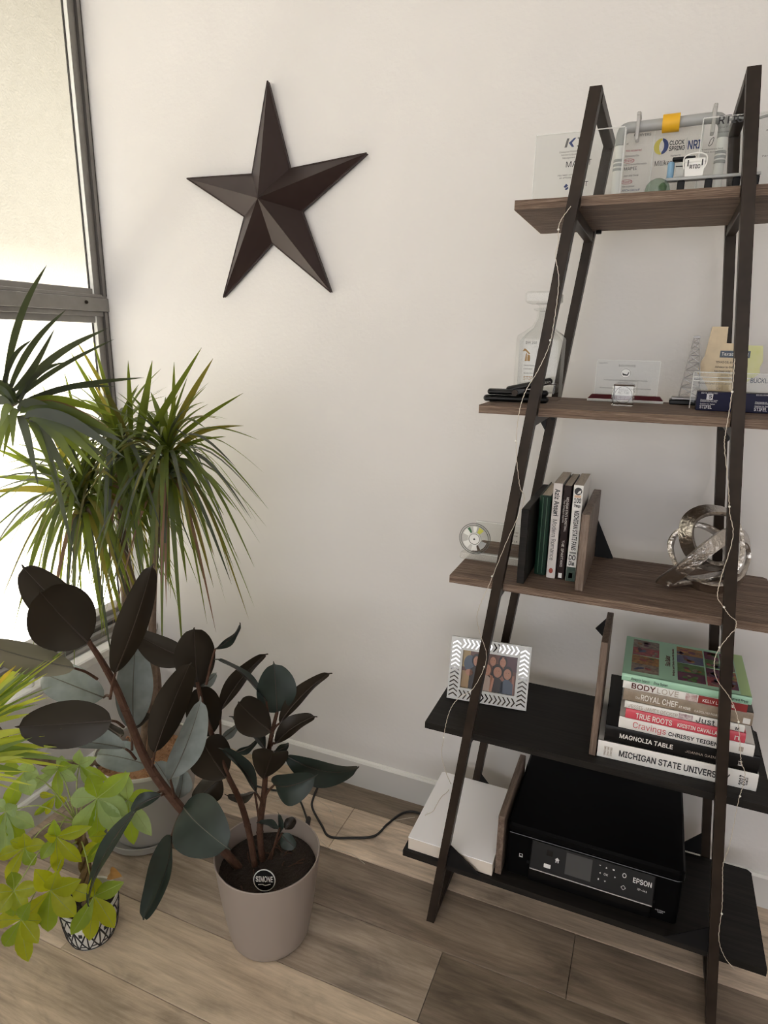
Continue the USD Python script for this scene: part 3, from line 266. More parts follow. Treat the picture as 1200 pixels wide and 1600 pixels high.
KNOT = [(1.7312,-0.28,0.9421),(1.7665,-0.295,0.9877),(1.8075,-0.285,1.0353),(1.8413,-0.255,1.0555),(1.8759,-0.205,1.0381),(1.8889,-0.195,0.9952),(1.8738,-0.235,0.9582),(1.8387,-0.265,0.9406),(1.804,-0.265,0.9348),(1.7758,-0.235,0.9452),(1.7509,-0.205,0.9691),(1.7394,-0.185,1.0024),(1.7534,-0.185,1.0348),(1.7926,-0.185,1.0513),(1.8386,-0.185,1.0275),(1.8479,-0.215,0.9869),(1.8176,-0.235,0.9802),(1.7796,-0.255,1.0074),(1.7621,-0.265,1.0491),(1.7677,-0.255,1.0826),(1.7998,-0.235,1.0978),(1.8473,-0.205,1.0839),(1.8702,-0.225,1.032),(1.8637,-0.245,0.9822),(1.8218,-0.225,0.952),(1.7671,-0.255,0.9421)]
CABLE = [(0.7179,-0.0164,0.004),(0.744,-0.001,0.004),(0.7836,-0.0378,0.004),(0.805,-0.1205,0.004),(0.8255,-0.166,0.004),(0.8895,-0.2221,0.004),(0.9311,-0.252,0.004),(0.9937,-0.2299,0.004),(1.0511,-0.1962,0.004),(1.0677,-0.1374,0.004),(1.0916,-0.0758,0.004),(1.1296,-0.0528,0.004),(1.1976,-0.068,0.004)]
CABLE2 = [(0.6075,-0.1512,0.004),(0.6635,-0.1468,0.004),(0.7286,-0.1313,0.004),(0.7713,-0.1518,0.004),(0.8194,-0.1996,0.004),(0.8468,-0.2323,0.004)]
FLOOR_WIRES = [[(0.5057,-0.202,0.003),(0.5713,-0.2065,0.003),(0.6619,-0.1596,0.003),(0.7295,-0.1328,0.003),(0.8087,-0.1273,0.003),(0.8707,-0.1446,0.003),(0.9102,-0.1822,0.003),(0.9303,-0.2173,0.003)],[(0.6896,-0.2028,0.003),(0.7187,-0.1738,0.003),(0.7774,-0.1542,0.003),(0.8106,-0.1961,0.003),(0.8484,-0.2391,0.003)],[(0.9119,-0.2759,0.003),(0.9524,-0.293,0.003),(0.9871,-0.2882,0.003),(1.0252,-0.2871,0.003),(1.0687,-0.3035,0.003)],[(1.0627,-0.2228,0.003),(1.0588,-0.1661,0.003),(1.0756,-0.1208,0.003),(1.11,-0.0906,0.003),(1.1333,-0.0743,0.003)]]
LIGHT_WIRES = [[(1.4988,-0.409,1.6545),(1.4814,-0.409,1.6263),(1.4819,-0.409,1.5945),(1.4791,-0.409,1.5732),(1.4884,-0.409,1.5296),(1.4859,-0.409,1.463),(1.4803,-0.409,1.4174),(1.4627,-0.409,1.3704),(1.4439,-0.41,1.334),(1.4352,-0.415,1.2975),(1.4324,-0.415,1.248),(1.4354,-0.415,1.2041),(1.4445,-0.409,1.1461),(1.4544,-0.409,1.1144),(1.4243,-0.409,1.0233),(1.3965,-0.41,0.9325),(1.3823,-0.415,0.8915),(1.3746,-0.415,0.8535),(1.3824,-0.41,0.8156),(1.3995,-0.409,0.7582),(1.3749,-0.409,0.6827),(1.3444,-0.41,0.652),(1.3278,-0.415,0.6248),(1.319,-0.42,0.5862),(1.3135,-0.42,0.5349),(1.3118,-0.42,0.5007),(1.3213,-0.415,0.4574),(1.3335,-0.41,0.4249)],[(1.2615,-0.147,0.2165),(1.2639,-0.1783,0.2145),(1.2548,-0.208,0.2145),(1.2523,-0.245,0.2145),(1.2507,-0.2724,0.2145),(1.2368,-0.2943,0.2145)],[(1.7893,-0.409,1.4019),(1.7922,-0.409,1.3596),(1.7932,-0.409,1.3164),(1.7923,-0.41,1.2724),(1.7943,-0.41,1.2502),(1.8095,-0.409,1.183),(1.8177,-0.409,1.1374),(1.8291,-0.409,1.0914),(1.8203,-0.41,1.0113),(1.8191,-0.415,0.9791),(1.8284,-0.415,0.9645),(1.8435,-0.415,0.9458),(1.8551,-0.415,0.9366),(1.8562,-0.41,0.9169),(1.8509,-0.41,0.9094),(1.8333,-0.41,0.8668),(1.8327,-0.415,0.836),(1.8425,-0.415,0.8115),(1.8665,-0.409,0.7805),(1.8843,-0.41,0.7447),(1.8959,-0.41,0.6927),(1.9018,-0.42,0.6589),(1.9115,-0.42,0.6364),(1.9115,-0.42,0.6052),(1.9109,-0.41,0.5614),(1.91,-0.409,0.4631),(1.9049,-0.41,0.4157),(1.9098,-0.41,0.3706),(1.9159,-0.415,0.3139),(1.9197,-0.415,0.2419),(1.9361,-0.415,0.1994),(1.957,-0.42,0.1812)]]

# ------------------------------------------------------------------ the room
PLANK = []
TONES_WITH_SHADE = [((0.103, 0.076, 0.057), (0.166, 0.127, 0.095), (0.232, 0.182, 0.139), (0.314, 0.251, 0.195)), ((0.086, 0.065, 0.048), (0.144, 0.112, 0.083), (0.202, 0.16, 0.121), (0.288, 0.23, 0.182)), ((0.272, 0.212, 0.152), (0.416, 0.333, 0.247), (0.516, 0.419, 0.312), (0.645, 0.533, 0.408)), ((0.273, 0.215, 0.163), (0.43, 0.343, 0.264), (0.586, 0.474, 0.371), (0.78, 0.646, 0.52)), ((0.248, 0.191, 0.138), (0.377, 0.3, 0.221), (0.497, 0.399, 0.3), (0.644, 0.528, 0.405)), ((0.169, 0.133, 0.101), (0.267, 0.213, 0.164), (0.363, 0.294, 0.23), (0.484, 0.401, 0.322))]  # wood tones, some darkened to stand in for light falling off
for i, c in enumerate(TONES_WITH_SHADE):
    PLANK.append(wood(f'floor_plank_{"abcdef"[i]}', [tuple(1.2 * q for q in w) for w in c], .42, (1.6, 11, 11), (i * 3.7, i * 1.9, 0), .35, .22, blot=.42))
SUB = plain('subfloor', (.03, .025, .02), .9)
fl = thing('floor', 'grey-brown wood-look plank floor', None, kind='structure')
part(fl, 'subfloor', box(-.15, 4.2, -4.6, 0, -.1, -.008), SUB, False)
PW = .1805
rows = [(-.109 - PW * k) for k in range(-1, 26)]          # back edge of each row
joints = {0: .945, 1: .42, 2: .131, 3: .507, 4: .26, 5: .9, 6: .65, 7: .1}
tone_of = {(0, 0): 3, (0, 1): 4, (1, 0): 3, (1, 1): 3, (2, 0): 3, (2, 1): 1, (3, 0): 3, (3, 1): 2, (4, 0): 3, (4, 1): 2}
for r, y1 in enumerate(rows):
    y0 = max(y1 - PW, -4.6); top = min(y1, 0)
    if top - y0 < .02: continue
    rr = r - 1
    j0 = joints.get(rr, (rr * .47) % 1.22)
    if rr == 2: xs = [-.15, .131, 1.351, 2.571, 3.791, 4.2]
    else: xs = [-.15] + [x for x in (j0 - 1.22, j0, j0 + 1.22, j0 + 2.44, j0 + 3.66) if -.1 < x < 4.15] + [4.2]
    for k in range(len(xs) - 1):
        t = {(2, 0): 3, (2, 1): 5, (2, 2): 1, (3, 0): 3, (3, 1): 2, (3, 2): 0, (4, 0): 3, (4, 1): 4, (1, 0): 5, (1, 1): 0, (1, 2): 0, (0, 0): 3, (0, 1): 3, (0, 2): 0, (5, 0): 0, (5, 1): 0}.get((rr, k), rng.randint(5))  # planks to the right take darker tones, painting the falloff of light
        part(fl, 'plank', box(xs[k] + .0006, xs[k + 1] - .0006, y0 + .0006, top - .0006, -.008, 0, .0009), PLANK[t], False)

wb = thing('wall_back', 'pale grey painted wall behind the bookshelf', kind='structure')
part(wb, 'wall_panel', box(-.03, 4.3, 0, .15, -.1, 2.5), WALL, False)
bb = thing('baseboard_back', 'light grey baseboard along the back wall', kind='structure')
part(bb, 'board', prism([(0, 0), (-.013, 0), (-.013, .0885), (0, .0885)], 'x', .095, 4.2), TRIM, False)
part(bb, 'cap', prism([(0, .0885), (-.013, .0885), (-.010, .0965), (0, .098)], 'x', .095, 4.2), TRIM_L, False)
wl = thing('wall_left', 'low painted wall under the window', kind='structure')
part(wl, 'wall_panel', box(-.15, .095, -4.6, 0, 0, .40), WALL, False)
part(wl, 'header', box(-.15, .02, -4.6, 0, 2.42, 2.5), WALL, False)
bl = thing('baseboard_left', 'light grey baseboard under the window', kind='structure')
part(bl, 'board', prism([(.095, 0), (.108, 0), (.108, .0885), (.095, .0885)], 'y', -4.6, -.014), TRIM, False)
part(bl, 'cap', prism([(.095, .0885), (.108, .0885), (.105, .0965), (.095, .098)], 'y', -4.6, -.014), TRIM_L, False)
ws = thing('trim_1', 'white painted window sill', kind='structure')
part(ws, 'sill', box(-.06, .107, -4.6, -.001, .400, .430, .004), SILL)
ce = thing('ceiling', 'white ceiling', kind='structure')
part(ce, 'panel', box(-.15, 4.3, -4.7, .15, 2.5, 2.5 + .1), WALL, False)
wr = thing('wall_right', 'painted wall on the far right', kind='structure')
part(wr, 'wall_panel', box(4.2, 4.3, -4.7, 0, 0, 2.5), WALL, False)
wq = thing('wall_rear', 'painted wall behind the viewer with a wide window sized for fill light and an added dark panel', kind='structure')  # unseen wall, its window sized to set the fill light
REAR_X1 = 4.1
part(wq, 'wall_panel', box(-.15, 4.2, -4.7, -4.6, 0, .8), plain('added_dark_panel', (.045, .032, .025), .6), False)  # unseen dark panel, added for the mirror inlay to reflect
part(wq, 'header', box(-.15, 4.2, -4.7, -4.6, 2.2, 2.5), WALL, False)
part(wq, 'pier', box(REAR_X1, 4.2, -4.7, -4.6, .8, 2.2), WALL, False)

def bar(x0, x1, y0, y1, z0, z1): return box(x0, x1, y0, y1, z0, z1, .0015)
w1 = thing('window_1', 'upper fixed window with aluminium frame', kind='structure')
w2 = thing('window_2', 'lower window with aluminium frame above the sill', kind='structure')
YS = [(-1.56, 0), (-3.08, -1.52), (-4.6, -3.04)]
for k, (ya, yb) in enumerate(YS):
    # upper: jambs, head, bead
    for w, z0, z1 in ((w1, 1.544, 2.42), (w2, .43, 1.496)):
        part(w, 'jamb', cat_([bar(-.028, -.004, yb - .042, yb, z0, z1), bar(-.004, .004, yb - .016, yb, z0, z1)]), ALU, False)
        part(w, 'jamb', bar(-.06, -.004, ya, ya + .042, z0, z1), ALU, False)
        part(w, 'gasket', cat_([bar(-.005, .006, yb - .0185, yb - .0165, z0, z1), bar(-.005, .0062, yb - .0035, yb - .001, z0, z1)]), ALU_D, False)
        part(w, 'pane_seal', bar(-.0175, -.0045, yb - .0440, yb - .0425, z0, z1), WHITE, False)  # white strip painting the bright light on the side of the jamb
        part(w, 'pane_seal', bar(-.024, -.0178, yb - .0475, yb - .0425, z0, z1), ALU_D, False)
        part(w, 'pane', box(-.0235, -.018, ya + .04, yb - .048, z0 + .015, z1 - .015), PANE, False)
    part(w1, 'head_rail', bar(-.06, -.002, ya, yb, 2.42 - .03, 2.42), ALU, False)
    part(w1, 'bottom_bead', bar(-.05, -.010, ya, yb, 1.540, 1.566), ALU, False)
    part(w1, 'bottom_lip', bar(-.05, .004, ya, yb, 1.538, 1.549), ALU, False)
    part(w2, 'top_lip', bar(-.05, .001, ya, yb, 1.482, 1.497), ALU, False)
    part(w2, 'top_bead', bar(-.05, -.010, ya, yb, 1.462, 1.484), ALU, False)
    part(w2, 'bottom_rail', cat_([bar(-.06, -.004, ya, yb, .43, .496)]), ALU, False)
    part(w2, 'track', bar(-.004, .020, ya, yb, .43, .478), ALU, False)
    part(w2, 'gasket', bar(.0195, .0225, ya, yb, .43, .469), ALU_D, False)
    part(w2, 'track', bar(.022, .040, ya, yb, .43, .458), ALU, False)
    part(w2, 'track', bar(.040, .062, ya, yb, .43, .440), ALU, False)
part(w1, 'transom', cat_([bar(-.06, .010, -4.6, 0, 1.497, 1.538)]), ALU, False)
part(w1, 'screw', cat_([cyl([.010, -.092, 1.5225], [.0125, -.092, 1.5225], .0055), cyl([.010, -.092, 1.5225], [.0165, -.092, 1.5225], .003)]), STEEL)

# outside: the neighbouring house wall seen through the glass
nb = thing('wall_outside', 'cream stucco wall of the house next door', kind='structure')
part(nb, 'wall_panel', box(-2.6 - .2, -2.6, -9, 7, -3, 3.85), STUCCO, False)
part(nb, 'eave', box(-2.6 - .2, -2.6 + 1.4, -9, 7.2, 3.85, 3.85 + .12), STUCCO, False)  # unseen overhang, added to shade the upper part of this wall
gr = thing('ground', 'pale paving outside', kind='structure')
part(gr, 'paving', box(-12, -.2, -12, 12, -.65, -.55), GROUND, False)

# ------------------------------------------------------------------ star
st = thing('wall_star', 'dark brown metal barn star hanging on the wall', 'wall decoration', (.6435, 0, 1.78))
STAR = plain('star_brown_metal', (.026, .014, .013), .42, .25, vary=((.034, .019, .018), 25, .3))
tips = [(.639, 2.075), (.926, 1.88), (.822, 1.547), (.468, 1.537), (.361, 1.862)]
inner = [(.700, 1.861), (.735, 1.755), (.640, 1.679), (.552, 1.751), (.582, 1.857)]
V = [(.6435, -.088, 1.78)]; 
for a, b in zip(tips, inner): V += [(a[0], -.016, a[1]), (b[0], -.016, b[1])]
n0 = len(V)
for a, b in zip(tips, inner): V += [(a[0], -.004, a[1]), (b[0], -.004, b[1])]
V.append((.6435, -.004, 1.78)); F = []
for i in range(10):
    j = (i + 1) % 10
    F += [(0, 1 + j, 1 + i), (1 + i, 1 + j, n0 + j), (1 + i, n0 + j, n0 + i), (len(V) - 1, n0 + i, n0 + j)]
sm = trimesh.Trimesh(np.array(V), F, process=False); sm.fix_normals()
part(st, 'star_body', sm, STAR, False)
part(st, 'rolled_edge', cat_([tube([V[1 + i], V[1 + (i + 1) % 10]], .0022, 2, 6, smoothit=False) for i in range(10)]), STAR)

# ------------------------------------------------------------------ bookshelf
ZS = [1.6736, 1.3003, .9296, .5559, .1754]; XL = [1.3948, 1.3481, 1.3026, 1.2586, 1.2120]; XR = [1.841, 1.889, 1.943, 1.977, 2.0205]
TH = .0165; YF, YB = -.389, -.1047
bs = thing('bookshelf', 'tall A-frame bookshelf of dark steel legs and five wooden shelves', 'bookshelf', (1.616, -.25, 0))
LT, LB, RT, RB_ = 1.5128, 1.2862, 1.7464, 1.9268; ZT = 1.839; WL = .0200
def leg(xt, xb, y0, y1):
    return hull([(x, y, z) for y in (y0, y1) for x, z in ((xb, 0), (xb + WL, 0), (xt, ZT), (xt + WL, ZT))])
def xat(xt, xb, z): return xb + (xt - xb) * z / ZT
FY0, FY1, BY0, BY1 = -.4045, -.3808, -.0995, -.0745
for xt, xb in ((LT, LB), (RT, RB_)):
    for y0, y1 in ((FY0, FY1), (BY0, BY1)):
        part(bs, 'leg', leg(xt, xb, y0, y1), STEEL, False)
    part(bs, 'top_bar', box(xt, xt + WL, FY1, BY0, ZT - .020, ZT, .001), STEEL, False)
    part(bs, 'floor_bar', box(xb + .002, xb + WL, FY1, BY0, .001, .020, .001), STEEL, False)
    for z in ZS:
        x = xat(xt, xb, z - .03)
        part(bs, 'cross_bar', box(x + .0015, x + WL - .0015, FY1, BY0, z - TH - .0205, z - TH - .0005, .001), STEEL, False)
for k in range(5):
    pol = sbox(XL[k], YF, XR[k], YB)
    c = .006
    pol = Polygon([(XL[k], YF), (XR[k], YF), (XR[k], YB - .008), (XR[k] - .008, YB), (XL[k] + .004, YB), (XL[k], YB - .004)])
    for xt, xb in ((LT, LB), (RT, RB_)):
        xa, xc = sorted((xat(xt, xb, ZS[k]), xat(xt, xb, ZS[k] - TH)))
        for y0, y1 in ((FY0 - .01, FY1), (BY0, BY1 + .01)):
            pol = pol.difference(sbox(xa - .0004, y0 - .0004, xc + WL + .0004, y1 + .0004))
    m = prism(pol, 'z', ZS[k] - TH, ZS[k])
    part(bs, 'shelf', m, SH_W if k < 3 else SH_B, False, label='grey-brown wood-grain shelf board' if k < 3 else 'black-stained shelf board')
# corner gussets and bolts
def gusset(poly, y0, y1): part(bs, 'gusset', prism(poly, 'y', y0, y1), BLACKMETAL, False)
def gus(side, z, y0, y1, hgt, wid, below=False):
    xt, xb = (LT, LB) if side == 'l' else (RT, RB_)
    s = 1 if side == 'l' else -1; o = WL if side == 'l' else 0
    if below: pts = [(xat(xt, xb, z) + o, z), (xat(xt, xb, z - hgt) + o, z - hgt), (xat(xt, xb, z - hgt * .45) + o + s * wid, z - hgt * .3), (xat(xt, xb, z) + o + s * wid, z)]
    else: pts = [(xat(xt, xb, z + hgt) + o, z + hgt), (xat(xt, xb, z) + o, z), (xat(xt, xb, z) + o + s * wid, z)]
    gusset(pts, y0, y1)
for s in 'lr':
    gus(s, ZS[4] + .0005, -.3925, -.390, .062, .088); gus(s, ZS[4] + .0005, -.0992, -.0965, .062, .062)
    xt, xb = (LT, LB) if s == 'l' else (RT, RB_)
    d = -1 if s == 'l' else 1; o = 0 if s == 'l' else WL
    x0, z0 = xat(xt, xb, 1.283), 1.2832
    e = x0 + o
    q = [(e, z0), (e + d * .024, z0 - .004), (e + d * .034, z0 - .018), (xat(xt, xb, z0 - .055) + o, z0 - .062)]
    gusset(q, -.1025, -.0997)
    part(bs, 'bolt', cyl([x0 + .010, -.1070, z0 - .032], [x0 + .010, -.0997, z0 - .032], .0052, 12), BLACKMETAL)
    x5 = xat(xt, xb, ZS[0] - .035)
    part(bs, 'bolt', cyl([x5 + WL / 2 + .022, -.118, ZS[0] - TH - .007], [x5 + WL / 2 + .022, -.118, ZS[0] - TH], .006, 12), BLACKMETAL)

# ------------------------------------------------------------------ things on the top shelf
Z1 = ZS[0] + .0004
def plaque(parent, x0, x1, y0, y1, z0, z1, mat=None, name='acrylic_block'):
    part(parent, name, box(x0, x1, y0, y1, z0, z1, .0008), mat or ACR, False)
def edge(parent, pts): 
    for a, b in pts: part(parent, 'polished_edge', tube([a, b], .0011, 2, 6, smoothit=False), ACR_E)
def words(parent, s, h, x, y, z, mat=INK, width=None, bold=False, center=False, name='lettering'):
    part(parent, name, text_at(s, h, (x, y, z), width=width, bold=bold, center=center, depth=.0003), mat, False)

t = thing('acrylic_plaque', 'clear acrylic plaque with a blue K logo, leftmost on the top shelf', 'plaque', (1.495, -.335, Z1))
plaque(t, 1.417, 1.572, -.342, -.330, Z1, 1.790)
edge(t, [((1.417, -.342, Z1 + .001), (1.417, -.342, 1.789)), ((1.572, -.342, Z1 + .001), (1.572, -.342, 1.789)), ((1.418, -.342, 1.79), (1.571, -.342, 1.79)), ((1.572, -.330, Z1 + .001), (1.572, -.330, 1.789))])
KY = -.3424
part(t, 'logo', cat_([flat([(0, 0), (.004, 0), (.0075, .0145), (.0035, .0145)], (1.4695, KY, 1.7655), (1, 0, 0), (0, 0, 1))]), INK_G, False)
part(t, 'lettering', cat_([flat([(0, .007), (.009, .0145), (.0125, .0145), (.0055, .0068), (.010, 0), (.006, 0)], (1.4765, KY, 1.7655), (1, 0, 0), (0, 0, 1))]), INK_B, False)
words(t, 'I', .0145, 1.4905, KY, 1.7655, INK_G)
for k, (z, s, w) in enumerate(((1.757, 'Exclusive Financial', .034), (1.752, 'Advisor to Business', .034), (1.747, 'Management', .022), (1.7185, 'Has been sold to', .032), (1.7140, 'an affiliate of', .026))):
    words(t, s, .0028, 1.4615 + .003 * (k % 3), KY, z, INK_G, w)
words(t, 'MA', .0095, 1.4735, KY, 1.7325, INK); words(t, 'ST', .0095, 1.506, KY, 1.7335, INK, .013); words(t, 'JT', .0085, 1.5035, KY, 1.6985, INK, .013)
part(t, 'emblem', cat_([flat([(0, .004), (.004, .009), (.008, .006), (.003, .002)], (1.4735, KY, 1.696), (1, 0, 0), (0, 0, 1)), flat([(.002, 0), (.008, .004), (.0085, .0005), (.005, -.002)], (1.4735, KY, 1.6962), (1, 0, 0), (0, 0, 1))]), INK_B, False)

PIPE = plain('grey_pipe', (.40, .41, .41), .35)
YEL = plain('yellow_sleeve', (.85, .47, .02), .55)
t = thing('pipe_trophy', 'model of a grey pipe with a yellow sleeve on two white posts, top shelf', 'trophy', (1.645, -.27, Z1))
PZ = 1.8075
part(t, 'pipe', tube([(1.5595, -.27, 1.778), (1.5600, -.27, 1.796), (1.567, -.27, 1.8065), (1.590, -.27, PZ), (1.65, -.27, PZ + .001), (1.710, -.27, PZ + .002), (1.7245, -.27, 1.805), (1.730, -.27, 1.794), (1.7305, -.27, 1.776)], .0092, 60, 20), PIPE)
part(t, 'sleeve', cat_([cyl((1.629, -.27, PZ + .0005), (1.6575, -.27, PZ + .0008), .0148, 40)]), YEL)
for x, z in ((1.5595, 1.7775), (1.7305, 1.776)):
    part(t, 'post', lathe([(0, 0), (.0085, 0), (.0085, z - Z1), (0, z - Z1)], (x, -.27, Z1), 28), WHITE)
    part(t, 'ring', cat_([lathe([(.0084, 0), (.0094, .0008), (.0094, .0042), (.0084, .005)], (x, -.27, 1.735 + .0075 * k), 28) for k in range(3)]), PIPE)
for x in (1.588, 1.7125):
    part(t, 'clamp', cat_([box(x - .0032, x + .0032, -.285, -.280, 1.782, 1.826, .0012), box(x - .0032, x + .0032, -.260, -.255, 1.785, 1.826, .0012), box(x - .0036, x + .0036, -.286, -.254, 1.8215, 1.8285, .0015)]), plain('clamp_grey', (.5, .49, .48), .4) if 'clamp_grey' not in MATS else MATS['clamp_grey'], False)
part(t, 'hose', tube([(1.7305, -.27, 1.803), (1.75, -.268, 1.806), (1.78, -.266, 1.803), (1.80, -.264, 1.806), (1.82, -.262, 1.797), (1.833, -.262, 1.775), (1.835, -.262, 1.74)], .0022, 40, 8), PIPE)

def logo_plaque(name, label, x0, x1):
    t = thing(name, label, 'plaque', ((x0 + x1) / 2, -.235, Z1), 'frosted logo plaques'); plaque(t, x0, x1, -.2405, -.2300, Z1, 1.8075, ACR_M)
    edge(t, [((x1, -.2405, Z1 + .001), (x1, -.2405, 1.807))]); return t
LY = -.2408
t = logo_plaque('logo_plaque', 'frosted acrylic plaque with a column of small company logos under the grey pipe', 1.5650, 1.6165)
part(t, 'emblem', flat(Polygon(ell(0, 0, .0036, .0042)).difference(Polygon(ell(.0006, -.0004, .0015, .0022))), (1.5842, LY, 1.8035 - .001), (1, 0, 0), (0, 0, 1)), INK, False)
words(t, 'MYERS', .0045, 1.590, LY, 1.799, INK_G, .020)
for k, (z, s, m, h) in enumerate(((1.787, 'at', INK_G, .003), (1.7745, 'Has acquired', INK_R, .0033), (1.7655, 'Elmwood Co', INK_G, .003), (1.757, 'RHINO', INK_R, .0035), (1.751, 'has acquired the assets', INK_G, .0026), (1.7425, 'MAPEI', INK, .0052), (1.7315, 'Just and Sons', INK_G, .003), (1.7205, 'PUMPS', INK_R, .0034), (1.713, 'has acquired', INK_G, .0026), (1.7055, 'ARCH GROUP', INK_B, .0036))):
    words(t, s, h, 1.568, LY, z, m)
for z in (1.7585, 1.7222):
    part(t, 'oval', flat(Polygon(ell(0, 0, .010, .0042)).difference(Polygon(ell(0, 0, .0093, .0036))), (1.5755, LY, z), (1, 0, 0), (0, 0, 1)), INK_R, False)
t = logo_plaque('logo_plaque', 'frosted acrylic plaque with the CLOCK SPRING and NRI logos under the grey pipe', 1.6172, 1.6990)
c0 = Polygon(ell(0, 0, .0125, .0135, 40))
part(t, 'emblem', flat(c0.intersection(sbox(-.02, -.02, .001, .02)).difference(Polygon(ell(.004, 0, .0075, .012, 40))), (1.6305 - .0005, LY, 1.7785), (1, 0, 0), (0, 0, 1)), plain('logo_yellow', (.55, .48, .10), .6), False)
part(t, 'emblem', flat(c0.intersection(sbox(.0015, -.02, .02, .02)).difference(Polygon(ell(-.003, 0, .0080, .0115, 40))), (1.6305 - .0005, LY, 1.7785), (1, 0, 0), (0, 0, 1)), INK_B, False)
words(t, 'CLOCK', .0070, 1.6440, LY, 1.7795, INK, .0245, True); words(t, 'SPRING', .0070, 1.6440, LY, 1.7700, INK, .0265, True)
words(t, 'NRI', .0140, 1.6755, LY, 1.7700, INK_B, .0215, True)
part(t, 'divider_line', box(1.6729, 1.6732, LY - .0002, LY, 1.764, 1.790), INK_G, False)
words(t, 'Milliken', .0085, 1.622, LY, 1.746, INK, .030); words(t, 'Advisor to', .003, 1.648, LY, 1.760, INK_G, .017); words(t, 'has been', .0028, 1.646, LY, 1.739, INK_G, .012)

t = thing('mini_cooler_award', 'small award with a white toy cooler and a blue can on a grey bar', 'award', (1.712, -.345, Z1))
part(t, 'bar', box(1.646, 1.792, -.353, -.337, 1.6955, 1.7005, .001), PIPE, False)
for x in (1.672, 1.715, 1.757, 1.785): part(t, 'foot', box(x - .006, x + .006, -.350, -.340, Z1, 1.6955, .0015), BLACKMETAL, False)
part(t, 'can', lathe([(0, 0), (.0052, 0), (.0056, .001), (.0056, .023), (.0045, .0255), (0, .0255)], (1.6530, -.345, 1.7006), 24), plain('can_blue', (.20, .36, .52), .35))
part(t, 'box', box(1.6605, 1.6745, -.352, -.340, 1.7006, 1.7235, .001), plain('toy_box_grey', (.42, .43, .42), .5), False)
part(t, 'box_lid', box(1.6540, 1.690, -.352, -.338, 1.7268, 1.7325, .0014), BLACKMETAL, False)
part(t, 'box_band', box(1.6605, 1.6745, -.3528, -.352, 1.7165, 1.7180), BLACKMETAL, False)
m = hull([(x, y, z) for z, e in ((1.7006, .0), (1.7215, .002)) for x in (1.6765 - e, 1.7040 + e) for y in (-.3525 - e * .3, -.340)])
part(t, 'cooler', m, WHITE, False); part(t, 'cooler_lid', box(1.6735, 1.7070, -.3540, -.339, 1.7215, 1.7285, .0015), WHITE, False)
part(t, 'handle', tube([(1.6740, -.3535, 1.712), (1.672, -.356, 1.722), (1.6745, -.356, 1.7315), (1.690, -.356, 1.7355), (1.7055, -.356, 1.7315), (1.7085, -.356, 1.722), (1.7065, -.3535, 1.712)], .0011, 30, 8), WHITE)
words(t, 'RTIC', .0062, 1.6905, -.3546, 1.7140, INK, .0155, center=False) if False else part(t, 'lettering', text_at('RTIC', .0056, (1.6825, -.3543, 1.7120), width=.0165, bold=True), INK, False)
for x in (1.6795, 1.7015): part(t, 'latch', box(x - .0009, x + .0009, -.3548, -.3535, 1.716, 1.7255), INK, False)

t = thing('acrylic_plaque', 'large clear acrylic plaque with black RTIC lettering beside the toy cooler', 'plaque', (1.765, -.30, Z1))
plaque(t, 1.6955, 1.832, -.3055, -.2950, Z1, 1.8005)
edge(t, [((1.6955, -.3055, Z1), (1.6955, -.3055, 1.8)), ((1.696, -.3055, 1.8005), (1.831, -.3055, 1.8005)), ((1.832, -.3055, Z1), (1.832, -.3055, 1.80))])
part(t, 'lettering', text_at('RTIC', .0125, (1.7195, -.3059, 1.7890), width=.039, bold=True), INK, False)
for k, (z, s, w, x) in enumerate(((1.7825, 'O U T', .013, 1.718), (1.7755, 'Has been acquired', .018, 1.716), (1.7500, 'The undersigned served as financial', .034, 1.694), (1.7455, 'advisor in this transaction', .034, 1.694), (1.7325, 'Partners', .02, 1.79), (1.772, 'at the closing', .03, 1.79))): part(t, 'lettering', text_at(s, .0024, (x + .004, -.3059, z), width=w), INK_G, False)
part(t, 'sketch', tube([(1.7085, -.3058, 1.757), (1.711, -.3058, 1.766), (1.7155, -.3058, 1.769), (1.714, -.3058, 1.760), (1.7105, -.3058, 1.7565)], .0005, 24, 5, closed=True), INK)
part(t, 'sketch', tube([(1.806, -.3058, 1.742), (1.815, -.3058, 1.748), (1.824, -.3058, 1.754), (1.82, -.3058, 1.744), (1.826, -.3058, 1.738)], .0006, 24, 5), INK_G)

t = thing('glass_dome', 'green-tinted glass dome paperweight in front of the logo plaques', 'paperweight', (1.638, -.365, Z1))
part(t, 'dome', lathe([(0, 0), (.019, 0), (.0205, .006), (.0185, .014), (.013, .0205), (.006, .024), (0, .0245)], (1.6355, -.362, Z1), 40), clear('green_glass', (.72, .80, .74), 1.5, .02, .15, (.25, .32, .27)))
part(t, 'inclusion', lathe([(0, .004), (.006, .005), (.007, .012), (.003, .017), (0, .018)], (1.6435, -.362, Z1), 16), plain('green_inclusion', (.08, .16, .05), .6))

